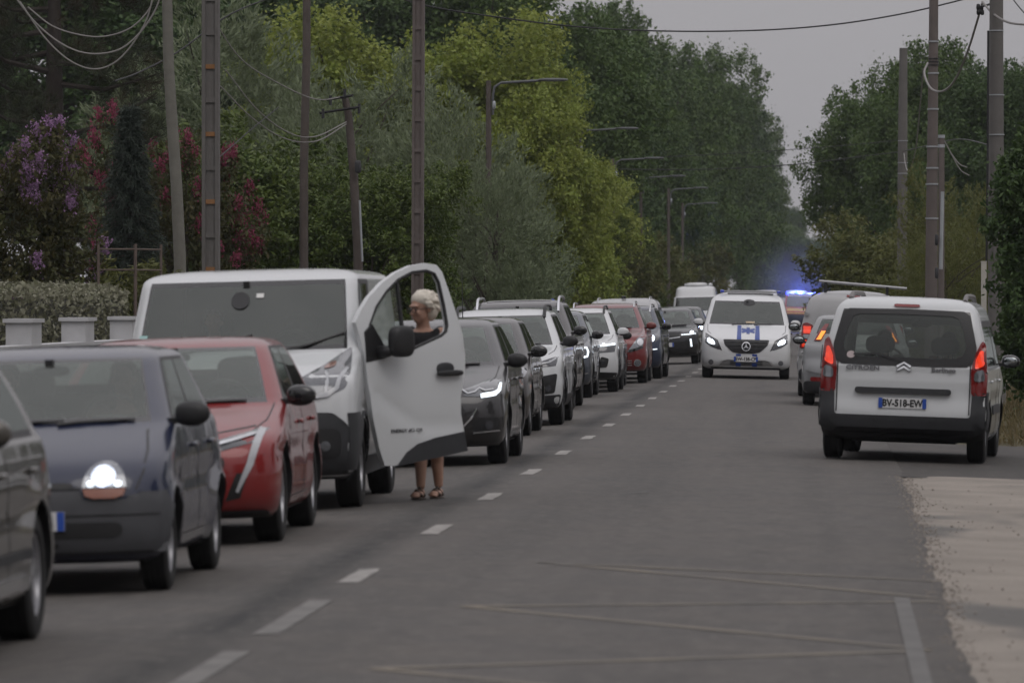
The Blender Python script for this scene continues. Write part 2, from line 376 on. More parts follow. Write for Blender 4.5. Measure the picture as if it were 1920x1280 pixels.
def strip2d(pts, w):
    L, Rr = [], []; n = len(pts)
    for i, p in enumerate(pts):
        a, b = pts[max(i-1, 0)], pts[min(i+1, n-1)]; dx, dz = b[0]-a[0], b[1]-a[1]; l = math.hypot(dx, dz) or 1
        ww = w[i]/2 if hasattr(w, '__len__') else w/2
        L.append((p[0]-dz/l*ww, p[1]+dx/l*ww)); Rr.append((p[0]+dz/l*ww, p[1]-dx/l*ww))
    return L+Rr[::-1]
class Car:
    def __init__(s, name, label, cat, T, L=None, W=None, H=None, paint=None, axles=(.85, 3.4), Rw=.32, tw=.20, style=0, nf=2.8, group=None,
                 yB=None, sg1=None, van=False, flare=.02, mirror=None, seats=True, clear=0, inner=True, seams=True, hood=True, black_low=0, glassF=None, glassR=None, glassS=None):
        s.root = empty(name); tag(s.root, label, cat, group)
        s.T = T; L = L or T['L']; W = W or T['W']; H = H or T['H']; s.L, s.W, s.H = L, W, H
        kl, kw, kh = L/T['L'], W/T['W'], H/T['H']; s.k = (kl, kw, kh)
        rows = np.array(T['rows']); nr = len(rows); q = np.linspace(0, nr-1, (nr-1)*KSUB+1)
        z, yf, ry, w, yr, rr = [pchip(rows[:, i], q) for i in range(6)]
        z = z*kh+clear; yf, ry, yr, rr = yf*kl, ry*kl, yr*kl, rr*kl; w = w*kw
        s.z, s.yf, s.ry, s.w, s.yr = z, yf, ry, w, yr
        nR = len(q); C = 2*len(TH)+NS; half = np.zeros((nR, C, 3))
        nf = T.get('nf', nf); e = 2.0/nf
        for j, t in enumerate(TH):
            a = t*math.pi/2; sn, cs = math.sin(a)**e, max(0, math.cos(a))**e
            half[:, j] = np.stack([w*sn, yf+ry*(1-cs), z], 1)
            half[:, C-1-j] = np.stack([w*sn, yr-rr*(1-cs), z], 1)
        for i in range(NS):
            t = (i+1)/(NS+1); half[:, len(TH)+i] = np.stack([w, (yf+ry)*(1-t)+(yr-rr)*t, z], 1)
        # muscle round the wheel arches
        for ya in axles:
            d = np.hypot(half[..., 1]-ya, half[..., 2]-Rw); g = flare*np.exp(-((d-Rw-.05)/.10)**2)*(half[..., 0] > .6*W/2)
            half[..., 0] += g
        # soft crease along the flank
        fl = (half[..., 1] > yf[:, None]+ry[:, None]*.6) & (half[..., 1] < yr[:, None]-rr[:, None]*.6)
        zc = .55*z[T['gb']*KSUB]+.1
        half[..., 0] -= .012*np.exp(-((half[..., 2]-zc)/.07)**2)*fl
        M = 2*C-2; V = np.zeros((nR, M, 3)); V[:, :C] = half; V[:, C:] = half[:, C-2:0:-1]*np.array([-1, 1, 1])
        verts = V.reshape(-1, 3); faces = []; mi = []
        gb, gt, rb, rt = (T[k]*KSUB for k in ('gb', 'gt', 'rb', 'rt'))
        belt = half[gb]; nT = len(TH); ia = TH.index(.585); ib = TH.index(.88)
        yB = yB or (yf[gt]+.55); sg1 = sg1 or (yr[gb]-.45)
        colB = int(np.argmin(abs((belt[:-1, 1]+belt[1:, 1])/2-yB)[:C//2+12])); colE = int(np.argmin(abs(belt[:, 1]-sg1)))
        s.yB, s.sg1 = belt[colB, 1], belt[colE, 1]
        for r in range(nR-1):
            for c in range(M):
                c2 = (c+1) % M; faces.append((r*M+c, r*M+c2, (r+1)*M+c2, (r+1)*M+c))
                h = c if c < C-1 else M-1-c          # column index in the half
                m_ = 0
                if r < 1 or (black_low and z[r+1] < black_low and half[r, h, 1] > axles[1]): m_ = 1
                if gb <= r < gt and h < ia+1: m_ = 5 if (h >= ia or r in (gb, gt-1)) else 2
                elif gb <= r < gt and ib <= h < colE:
                    m_ = 1 if h in (colB, ib) or r in (gb, gt-1) else 3
                elif rb <= r < rt and h >= C-1-(ia+1): m_ = 5 if (h < C-1-ia or r in (rb, rt-1)) else 4
                if van == 'panel' and m_ == 4: m_ = 0
                if van == 'panel' and m_ == 5 and h > C//2: m_ = 0
                mi.append(m_)
        faces.append(tuple(range(M))[::-1]); mi.append(1); faces.append(tuple((nR-1)*M+c for c in range(M))); mi.append(0)
        s.paint = paint; mats = [paint, BLACK, glassF or WS, glassS or SG, glassR or RG, GLOSSB]
        me = mesh('body', verts, faces, mats, mi)
        bm = bmesh.new(); bm.from_mesh(me); bmesh.ops.recalc_face_normals(bm, faces=bm.faces[:]); bm.to_mesh(me); bm.free()
        # wheel wells
        cut = MB(); s.axles = axles; s.Rw = Rw; s.xw = W/2-.02-tw/2
        for ya in axles:
            for sg in (-1, 1):
                a0, a1 = sorted((sg*(W/2-.34), sg*(W/2+.3)))
                cut.lathe([(a0, .001), (a0, Rw+.055), (a1, Rw+.055), (a1, .001)], 32, 1, 'x', (0, ya, Rw+clear*.5))
        cme = cut.mesh('cut', mats, False); bm = bmesh.new(); bm.from_mesh(cme); bmesh.ops.remove_doubles(bm, verts=bm.verts[:], dist=.004); bmesh.ops.recalc_face_normals(bm, faces=bm.faces[:]); bm.to_mesh(cme); bm.free()
        ob, oc = obj('tmp', me), obj('tmp', cme)
        md = ob.modifiers.new('cut', 'BOOLEAN'); md.object = oc; md.operation = 'DIFFERENCE'; md.solver = 'EXACT'
        s.doorcut = None
        dg = bpy.context.evaluated_depsgraph_get(); fin = bpy.data.meshes.new_from_object(ob.evaluated_get(dg))
        bpy.data.objects.remove(ob); bpy.data.objects.remove(oc)
        s.V = np.array([v.co for v in fin.vertices]); s.Fc = [tuple(p.vertices) for p in fin.polygons]; s.Mi = [p.material_index for p in fin.polygons]
        s.bvh = BVHTree.FromPolygons([Vector(p) for p in s.V], s.Fc)
        s.half = half
        s.part('body', (0, 1), mats)
        s.part('windscreen', (2,), mats, also5=lambda c: c[1] < yf[gt]+.6*ry[gt] and c[2] > z[gb]-.01)
        for sg in (1, -1):
            s.part('side_window', (3,), mats, keep=lambda c, sg=sg: c[0]*sg > 0 and c[1] < s.yB, )
            s.part('side_window', (3,), mats, keep=lambda c, sg=sg: c[0]*sg > 0 and c[1] >= s.yB)
        s.part('rear_window', (4,), mats, also5=lambda c: c[1] > yr[gb]-1.2)
        # wheels
        ty, ri = wheel_meshes(Rw, tw, style)
        for ya in axles:
            for sg in (1, -1):
                e_ = obj('wheel', ty, s.root, (sg*s.xw, ya, Rw)); o2 = obj('rim', ri, e_)
                if sg < 0: e_.rotation_euler = (0, 0, math.pi)
        # cabin
        if inner:
            m = MB(); zb = z[gb]; wb = w[gb]-.07
            m.box((0, (yf[gb]+.42*kl)+.12, zb-.13), (2*wb*.95, .50*kl, .16)); m.box((0, L*.58, zb-.28), (2*wb*.93, L*.42, .02))
            m.sell((.36*kw, yf[gb]+.62*kl, zb-.02), (.34, .22, .12), 2.6, 14, 8)
            m.build('dashboard', DASH, s.root)
            m = MB(); cx, cyy = .36*kw, yf[gb]+.78*kl; Mr = Matrix.Rotation(R_(-62), 3, 'X')
            m.tube([Vector((cx, cyy, zb-.01))+Mr @ Vector((.185*math.cos(a), .185*math.sin(a), 0)) for a in np.linspace(0, 2*math.pi, 25)], .015, 6, cap=False)
            m.box((cx, cyy, zb-.01), (.34, .03, .045), 0, Mr)
            m.build('steering_wheel', BLACK, s.root)
            if seats:
                ysv = yf[gb]+1.13*kl; s.seat_y = ysv; s.seat_z = zb-.60*kh
                for sx in (1, -1): obj('seat', seat_mesh(), s.root, (sx*.36*kw, ysv, s.seat_z))
                if not van:
                    for sx in (1, -1): obj('seat', seat_mesh(), s.root, (sx*.36*kw, ysv+.88*kl, s.seat_z))
            m = MB(); m.sell((0, yf[gt]+.03, z[gt]-.07), (.22, .05, .065), 3, 12, 8); m.box((0, yf[gt]-.02, z[gt]-.03), (.05, .10, .06)); m.build('rear_view_mirror', BLACK, s.root)
        # door mirrors
        if mirror is not False:
            top, low = mirror or (paint, BLACK); mm = mirror_mesh(top, low)
            xm = s.xat(z[gb]+.02, yf[gb]+.62*ry[gb]+.10); ym = yf[gb]+.62*ry[gb]+.03
            s.mir = []
            for sg in (1, -1):
                o2 = obj('mirror', mm, s.root, (sg*(xm+.135), ym, z[gb]+.04))
                if sg < 0: o2.scale = (-1, 1, 1)
                m = MB(); m.box((-.12, .02, -.04), (.12, .05, .035)); m.build('arm', BLACK, o2)
                m = MB(); m.sell((0, .052, 0), (.155, .02, .095), 2.6, 12, 6); m.build('mirror_glass', simple('mirror_silver', (.35, .37, .38), .08, metal=1), o2)
                s.mir.append(o2)
        if seams:
            gx = lambda r: s.half[r]
            s.S('door_seam', strip2d([(s.yB+.0, z[gb]-.02), (s.yB+.02, z[gb]*.75), (s.yB+.02, .30*kh+clear)], .009), BLACK, .0015)
            yd = axles[0]+Rw+.16
            s.S('door_seam', strip2d([(yf[gb]+ry[gb]*.75, z[gb]-.01), (yd, z[gb]*.72), (yd, .30*kh+clear)], .009), BLACK, .0015)
            s.S('door_seam', strip2d([(yd, .30*kh+clear), (axles[1]-Rw-.2, .30*kh+clear)], .009), BLACK, .0015)
            hz = [(0.02*W, 0), ]
            # bonnet shut line
            if hood: s.T_('bonnet_seam', strip2d([(.44*W, yf[gb]+.16), (.435*W, yf[gb]-.35*kl), (.40*W, .42*kl)], .010), BLACK, .0015)
            for yy in (s.yB-.22, s.sg1-.35 if not van else s.yB+.3):
                for sg in (1, -1):
                    zz = z[gb]*.84; xx = s.xat(zz, yy); m = MB(); m.sell((sg*(xx+.018), yy, zz), (.03, .20, .035), 3.2, 10, 8); m.build('door_handle', s.paint if not van else BLACK, s.root)
            for sx in (-.34, .16):
                pts = []
                for dx, dzz in ((0, -.006), (.12, .006), (.30, .012), (.44, .016)):
                    x_ = sx*W*.5+dx*kw; z_ = z[gb]+dzz; pts.append((x_, s.fy(x_, z_)-.014, z_+.004))
                m = MB(); m.tube(pts, [.012, .012, .010, .007], 6); m.build('wiper', BLACK, s.root)
    def part(s, name, ids, mats, keep=None, also5=None):
        sel = []
        for f, m in zip(s.Fc, s.Mi):
            if m in ids or (m == 5 and also5 is not None):
                c = s.V[list(f)].mean(0)
                if m == 5 and m not in ids and not also5(c): continue
                if keep and not keep(c): continue
                sel.append((f, m))
        if not sel: return None
        idx = {}; v = []; ff = []; mm = []
        for f, m in sel:
            g = []
            for i in f:
                if i not in idx: idx[i] = len(v); v.append(s.V[i])
                g.append(idx[i])
            ff.append(g); mm.append(m)
        used = sorted(set(mm)); mp = {a: i for i, a in enumerate(used)}
        return obj(name, mesh(name, v, ff, [mats[a] for a in used], [mp[a] for a in mm], True, 38), s.root)
    def xat(s, z, y):
        h = s.bvh.ray_cast(Vector((4, y, z)), Vector((-1, 0, 0)))[0]
        return h.x if h else s.W/2
    def _patch(s, name, poly, mat, off, view, mirror, parent, depth, res):
        poly = [(float(a), float(b)) for a, b in poly]; pts = []
        for i in range(len(poly)):
            a, b = poly[i], poly[(i+1) % len(poly)]; n = max(1, int(math.hypot(b[0]-a[0], b[1]-a[1])/res))
            for k in range(n): pts.append((a[0]+(b[0]-a[0])*k/n, a[1]+(b[1]-a[1])*k/n))
        ar = sum(pts[i][0]*pts[(i+1) % len(pts)][1]-pts[(i+1) % len(pts)][0]*pts[i][1] for i in range(len(pts)))
        if ar < 0: pts = pts[::-1]
        nb = len(pts); P = np.array(pts); lo, hi = P.min(0), P.max(0); ins = []
        for gx_ in np.arange(lo[0]+res*.5, hi[0], res):
            for gy_ in np.arange(lo[1]+res*.5, hi[1], res):
                x0, y0 = P[:, 0], P[:, 1]; x1, y1 = np.roll(x0, -1), np.roll(y0, -1)
                cr = ((y0 > gy_) != (y1 > gy_)) & (gx_ < (x1-x0)*(gy_-y0)/(y1-y0+1e-12)+x0)
                if cr.sum() % 2 and np.min(np.hypot(x0-gx_, y0-gy_)) > res*.35: ins.append((gx_, gy_))
        allp = [Vector(p) for p in pts+ins]
        vv, ee, ff, *_ = delaunay_2d_cdt(allp, [(i, (i+1) % nb) for i in range(nb)], [], 1, 1e-6)
        def pin(q):
            x0, y0 = P[:, 0], P[:, 1]; x1, y1 = np.roll(x0, -1), np.roll(y0, -1)
            return (((y0 > q[1]) != (y1 > q[1])) & (q[0] < (x1-x0)*(q[1]-y0)/(y1-y0+1e-12)+x0)).sum() % 2 == 1
        ff = [f for f in ff if pin(sum((vv[i] for i in f), Vector((0, 0)))/len(f))]
        out = []; last = None; fw = {'F': Vector((0, 1, 0)), 'R': Vector((0, -1, 0)), 'S': Vector((-1, 0, 0)), 'T': Vector((0, 0, -1))}[view]
        for p in vv:
            if view == 'F': o_ = Vector((p[0], -6, p[1]))
            elif view == 'R': o_ = Vector((-p[0], 12, p[1]))
            elif view == 'S': o_ = Vector((6, p[0], p[1]))
            else: o_ = Vector((p[0], p[1], 6))
            h, nrm, _, _ = s.bvh.ray_cast(o_, fw)
            if h is None:
                h = None
            else:
                h = h-fw*off
                if nrm is not None: h = h+nrm*off*.5
            out.append((h, o_))
        good = [h for h, _ in out if h is not None]
        if not good: return None
        V = []
        for h, o_ in out:
            if h is None:
                g = min(good, key=lambda g: (g-o_-fw*(g-o_).dot(fw)).length)
                h = o_+fw*((g-o_).dot(fw))
            V.append(h)
        def torn(f):
            return any((V[f[i]]-V[f[i-1]]).length > .12+2.5*(vv[f[i]]-vv[f[i-1]]).length for i in range(len(f)))
        n = len(V); V2 = V+[p+fw*depth for p in V]; F = [tuple(f) for f in ff if not torn(f)]
        if not F: return None
        pr = list(range(n))
        def fd(i):
            while pr[i] != i: pr[i] = pr[pr[i]]; i = pr[i]
            return i
        for f in F:
            for i in f[1:]: pr[fd(i)] = fd(f[0])
        cn = {}
        for f in F: cn[fd(f[0])] = cn.get(fd(f[0]), 0)+1
        big = max(cn, key=cn.get); F = [f for f in F if fd(f[0]) == big]
        cnt = {}
        for f in F:
            for i in range(len(f)):
                e = (f[i], f[(i+1) % len(f)]); cnt[e] = 1
        F2 = list(F)
        for (a, b) in cnt:
            if (b, a) not in cnt: F2.append((b, a, a+n, b+n))
        # faces must look back along the ray
        f0 = F[0]; nv = (V[f0[1]]-V[f0[0]]).cross(V[f0[2]]-V[f0[0]])
        if nv.dot(fw) > 0: F2 = [f[::-1] for f in F2]
        if mirror: V2 = [Vector((-p.x, p.y, p.z)) for p in V2]; F2 = [f[::-1] for f in F2]
        us = sorted({i for f in F2 for i in f}); mp_ = {a: i for i, a in enumerate(us)}
        return obj(name, mesh(name, [V2[i] for i in us], [tuple(mp_[i] for i in f) for f in F2], mat, None, True, 40), parent or s.root)
    def F(s, name, poly, mat, off=.004, both=False, parent=None, depth=.015, res=.05):
        if both:
            pa = parent if isinstance(parent, (list, tuple)) else (parent, parent)
            return [s._patch(name, poly, mat, off, 'F', False, pa[0], depth, res), s._patch(name, poly, mat, off, 'F', True, pa[1], depth, res)]
        return s._patch(name, poly, mat, off, 'F', False, parent, depth, res)
    def B(s, name, poly, mat, off=.004, both=False, parent=None, depth=.015, res=.05):
        if both:
            pa = parent if isinstance(parent, (list, tuple)) else (parent, parent)
            return [s._patch(name, poly, mat, off, 'R', False, pa[0], depth, res), s._patch(name, poly, mat, off, 'R', True, pa[1], depth, res)]
        return s._patch(name, poly, mat, off, 'R', False, parent, depth, res)
    def S(s, name, poly, mat, off=.003, both=True, parent=None, depth=.01, res=.07):
        r = [s._patch(name, poly, mat, off, 'S', False, parent, depth, res)]
        if both: r.append(s._patch(name, poly, mat, off, 'S', True, parent, depth, res))
        return r
    def T_(s, name, poly, mat, off=.003, both=True, parent=None, depth=.01, res=.07):
        r = [s._patch(name, poly, mat, off, 'T', False, parent, depth, res)]
        if both: r.append(s._patch(name, poly, mat, off, 'T', True, parent, depth, res))
        return r
    def fy(s, x, z):
        h = s.bvh.ray_cast(Vector((x, -6, z)), Vector((0, 1, 0)))[0]; return h.y if h else 0
    def by(s, x, z):
        h = s.bvh.ray_cast(Vector((x, 12, z)), Vector((0, -1, 0)))[0]; return h.y if h else s.L
    def tz(s, x, y):
        h = s.bvh.ray_cast(Vector((x, y, 6)), Vector((0, 0, -1)))[0]; return h.z if h else s.H
    def rails(s, x, y0, y1, mat, h=.05, r=.016):
        for sg in (1, -1):
            m = MB(); pts = []; n = 12
            for i in range(n+1):
                t = i/n; y = y0+(y1-y0)*t; k = min(1, min(t, 1-t)*7)
                pts.append((sg*x*(1-.0*t), y, s.tz(sg*x, y)+h*math.sin(k*math.pi/2)-.005))
            m.tube(pts, r, 8)
            m.build('roof_rail', mat, s.root)
    def plate(s, z, front=True, txt=None, w=.52, x=0, tilt=0, dy=.012):
        y = (s.fy(x, z) if front else s.by(x, z)); sg = -1 if front else 1
        y = y+sg*dy; m = MB(); m.box((0, 0, 0), (w, .012, .11)); pl = m.build('licence_plate', PLATEW, s.root, False); pl.location = (x, y, z)
        for k in (-1, 1):
            m = MB(); m.box((k*(w/2-.022), sg*.0075, 0), (.042, .004, .108)); m.build('plate_band', PLATEB, pl, False)
        if txt:
            t = obj('plate_lettering', text_mesh(txt, .105, INK, bold=.0035), pl, (0, sg*.0085, -.002)); t.scale = (.86, 1, 1)
            t.rotation_euler = (R_(90), 0, 0 if front else math.pi)
        if tilt: pl.rotation_euler = (tilt, 0, 0)
        return pl
    def lamp(s, poly, house=None, drl=(), beam=(), off=.004, both=True, lit=BEAM, drlm=None):
        hs_ = s.F('headlight', poly, house or LENS, off, both)
        for p in drl: s.F('daytime_lamp', p, drlm or DRL, off+.005, both, hs_ if both else hs_)
        for p in beam: s.F('lamp_bulb', p, lit, off+.006, both, hs_ if both else hs_)
        return hs_
    def ring(s, name, cx, cz, r, w, mat, off, both=False, parent=None, view='F'):
        fn = s.F if view == 'F' else s.B
        for a0 in (0, math.pi):
            fn(name, ell(cx, cz, r+w/2, r+w/2, 12, a0, a0+math.pi)+ell(cx, cz, r-w/2, r-w/2, 12, a0, a0+math.pi)[::-1], mat, off, both, parent, res=.03)
    def cladding(s, mat=None, wid=.07, sill=True):
        mat = mat or GREYPL
        for ya in s.axles:
            r0 = s.Rw+.052; zc = s.Rw
            a0 = -.25; pts = [(ya+r0*math.cos(a), zc+r0*math.sin(a)) for a in np.linspace(a0, math.pi-a0, 20)]
            po = [(ya+(r0+wid)*math.cos(a), zc+(r0+wid)*math.sin(a)) for a in np.linspace(math.pi-a0, a0, 20)]
            s.S('arch_trim', pts+po, mat, .010, depth=.02, res=.06)
        if sill: s.S('sill_trim', rect(s.axles[0]+s.Rw+.08, s.axles[1]-s.Rw-.08, .24, .40), mat, .010, depth=.02, res=.1)
    def place(s, X, Y, yaw=0, rear=False, axle=0, slope=None, roll=None):
        """X: centre line, Y: world distance of the chosen axle"""
        ya = s.axles[axle]; a = R_(yaw)+(math.pi if rear else 0)
        sl = slope if slope is not None else (.025 if X < -2.7 else -.025)
        if roll is None: roll = -math.atan(sl)
        z = gz(X) if slope is None or X < .2 else gz(X)
        Mx = Matrix.Translation((X, Y, z)) @ Matrix.Rotation(roll, 4, 'Y') @ Matrix.Rotation(a, 4, 'Z') @ Matrix.Translation((0, -ya, 0))
        s.root.matrix_world = Mx; s.M = Mx
        return s
# ---------------------------------------------------------------- vehicles
QUEUE = 'vehicles queueing in the lane beyond the dashed line'
def hand_poly(p): return chaikin(p, 2)
P_TAUPE = paint('taupe_metallic', (.075, .069, .060), .45, .34)
P_NAVY = paint('navy_paint', (.010, .015, .042), .0)
P_RED = paint('red_metallic', (.20, .009, .010), .1)
P_WHITE = paint('white_paint', (.56, .575, .585), 0, .38)
P_WHITE2 = paint('white_paint_clean', (.60, .61, .62), 0, .34)
P_DGREY = paint('dark_grey_metallic', (.030, .029, .031), .35)
P_BROWN = paint('brown_grey_metallic', (.036, .031, .030), .35)
P_SLATE = paint('slate_blue_metallic', (.075, .085, .105), .45)
P_BLACKC = paint('black_metallic', (.014, .015, .018), .3)
P_BLUE = paint('midnight_blue', (.02, .03, .06), .35)
P_SILV = paint('silver_metallic', (.24, .245, .25), .5, .36)
P_SILW = paint('pale_silver', (.36, .36, .365), .2, .36)
P_DRED = paint('dark_red_paint', (.15, .012, .013), .15)
P_FIRE = paint('fire_red', (.35, .02, .02), 0)

# --- taupe car half out of the picture
c = Car('passenger_car', 'grey-beige car cut off by the left picture edge, beside the dark blue hatchback', 'car', T_HATCH, L=4.2, W=1.79, H=1.49, paint=P_TAUPE, axles=(.86, 3.46), Rw=.32, group=QUEUE)
c.S('sill_trim', rect(1.25, 3.05, .27, .34), CHROME, .01); c.S('sill_trim', rect(1.25, 3.05, .42, .47), GREYPL, .01)
c.lamp(hand_poly([(.45, .64), (.84, .66), (.86, .80), (.6, .78)])); c.F('grille', hand_poly(rect(-.42, .42, .5, .66)), BLACK); c.plate(.42)
c.place(-4.72, 26.35, axle=1)
for m_ in c.mir: m_.location.z += .02
# --- dark blue city hatchback with domed lamps
c = Car('passenger_car', 'small dark blue hatchback with round domed headlight lit, grey plastic bumper', 'car', T_TWINGO, paint=P_NAVY, axles=(.60, 2.95), Rw=.275, tw=.165, nf=2.6, group=QUEUE, mirror=(BLACK, BLACK), flare=.03, hood=False)
dome = ell(.48, .612, .122, .142, 18, 0, math.pi)
hl = c.F('headlight', dome, LENS, .03, True, depth=.06, res=.035)
c.F('lamp_bulb', ell(.475, .672, .066, .058), LOWB, .040, True, hl, depth=.01, res=.02)
c.F('lamp_bulb', ell(.555, .632, .022, .018), DRL, .040, True, hl, depth=.01, res=.02)
c.F('lamp_bulb', ell(.405, .632, .022, .018), DRL, .040, True, hl, depth=.01, res=.02)
c.F('indicator', [(.36, .606), (.60, .606), (.585, .568), (.54, .552), (.42, .552), (.375, .568)], ORANO, .03, True, hl, depth=.05)
c.F('bumper', [(-.81, .24), (.81, .24), (.81, .59), (.62, .57), (.6, .545), (.36, .545), (.34, .60), (-.34, .60), (-.36, .545), (-.6, .545), (-.62, .57), (-.81, .59)], simple('bumper_grey', (.055, .056, .062), .6, var=.2), .014, depth=.03, res=.06)
c.S('bumper_side', [(.13, .26), (.26, .26), (.28, .40), (.33, .50), (.28, .585), (.13, .585)], MATS['bumper_grey'], .012)
c.F('air_intake', hand_poly(rect(-.55, .58, .33, .42)), BLACK, .017); c.F('air_intake', hand_poly(rect(-.22, .22, .275, .31)), BLACK, .017)
c.F('air_intake', hand_poly(rect(-.30, .30, .615, .645)), BLACK, .008)
c.F('bumper_line', rect(-.78, .78, .455, .463), BLACK, .017)
c.plate(.43, dy=.03)
c.F('bonnet_seam', strip2d([(.655, .60), (.69, .70), (.69, .82), (.655, .93)], .012), BLACK, .002, True); c.F('bonnet_seam', strip2d([(-.34, .612), (.34, .612)], .010), BLACK, .012)
c.F('bumper_line', rect(-.74, .74, .245, .252), BLACK, .017); c.F('badge', [(0, .66), (.03, .70), (0, .74), (-.03, .70)], CHROME, .01)
c.place(-4.52, 30.9)
CT = c
# --- red hatchback
c = Car('passenger_car', 'bright red hatchback with slanted claw-shaped lamp strip, black mirror, in front of the white van', 'car', T_HATCH, L=4.06, W=1.745, H=1.43, paint=P_RED, axles=(.82, 3.36), Rw=.325, group=QUEUE, mirror=(GLOSSB, BLACK))
hl = c.lamp([(.42, .635), (.76, .72), (.80, .80), (.74, .80), (.44, .72)], LENSD, drl=[strip2d([(.755, .80), (.73, .70), (.69, .56), (.60, .37)], [.05, .05, .045, .02])], drlm=DRL_OFF)
c.F('lamp_line', strip2d([(.46, .70), (.60, .735), (.72, .77)], .02), CHROME, .012, True, hl)
c.F('grille', hand_poly([(-.46, .40), (.46, .40), (.54, .60), (.40, .66), (-.40, .66), (-.54, .60)]), BLACK)
c.F('air_intake', [(.52, .31), (.62, .33), (.68, .50), (.60, .50)], BLACK, .004, True); c.F('bumper_lip', hand_poly(rect(-.8, .8, .20, .245)), BLACK, .010); c.plate(.36)
c.F('badge', ell(0, .56, .05, .06), CHROME, .02)
c.F('bonnet_seam', strip2d([(-.70, .815), (-.40, .765), (.40, .765), (.70, .815)], .010), BLACK, .002); c.F('bumper_line', strip2d([(.78, .62), (.86, .60)], .010), BLACK, .003, True)
c.place(-4.545, 37.15, yaw=.6)
# --- panel van with the driver's door open
c = Car('delivery_van', 'white van with its driver door swung open and dark lower bumper', 'van', T_VAN, paint=P_WHITE, axles=(.93, 4.02), Rw=.335, tw=.205, group=QUEUE, mirror=False, van='panel', yB=2.02, sg1=2.1, flare=.01, seams=False)
VAN = c
hl = c.lamp(chaikin([(.50, 1.045), (.70, 1.16), (.89, 1.31), (.925, 1.12), (.905, .98), (.75, .91), (.58, .87), (.52, .95)], 1), LENSM, both=True)
c.F('daytime_lamp', strip2d([(.74, 1.12), (.755, 1.02), (.745, .94), (.70, .925)], .028), DRL_OFF, .012, True, hl)
c.F('daytime_lamp', strip2d([(.895, 1.14), (.85, 1.06), (.83, .98), (.76, .93), (.62, .905)], [.03, .03, .035, .04, .02]), DRL_OFF, .014, True, hl)
c.F('indicator', hand_poly([(.70, 1.13), (.80, 1.15), (.80, 1.20), (.74, 1.18)]), ORANO, .011, True, hl)
c.F('bumper', chaikin([(-.93, .29), (.93, .29), (.97, .55), (.90, .70), (.80, .785), (.62, .79), (.50, .70), (.42, .62), (-.42, .62), (-.50, .70), (-.62, .79), (-.80, .785), (-.90, .70), (-.97, .55)], 1), GREYPL, .015, depth=.03, res=.07)
c.F('fog_recess', chaikin(rect(.62, .86, .42, .66), 2), BLACK, .020, True)
c.F('fog_lamp', ell(.74, .52, .04), LENSM, .026, True, res=.02)
c.F('grille', hand_poly([(-.42, .74), (.42, .74), (.50, .96), (-.50, .96)]), BLACK, .006); c.F('badge', [(0, .76), (.07, .86), (0, .96), (-.07, .86)], CHROME, .02)
c.plate(.47); c.S('bumper_side', [(.16, .32), (.52, .32), (.55, .45), (.62, .60), (.70, .70), (.50, .78), (.16, .78)], GREYPL, .012)
c.cladding(GREYPL, .06, True)
c.F('inspection_sticker', rect(-.86, -.79, 1.33, 1.43), simple('sticker_green', (.30, .50, .48), .5), .006)
c.F('mirror_mount', ell(-.04, 1.70, .075, .07), BLACK, .008); c.F('toll_tag', rect(.09, .15, 1.72, 1.755), simple('tag_white', (.6, .6, .58), .6), .006)
for sx in (-.5, .25):
    m = MB(); m.tube([(sx, c.fy(sx, 1.27)-.02, 1.275), (sx+.3, c.fy(sx+.3, 1.33)-.02, 1.33), (sx+.58, c.fy(sx+.58, 1.42)-.02, 1.42)], .011, 6); m.build('wiper', BLACK, c.root)
c.place(-4.62, 43.35)
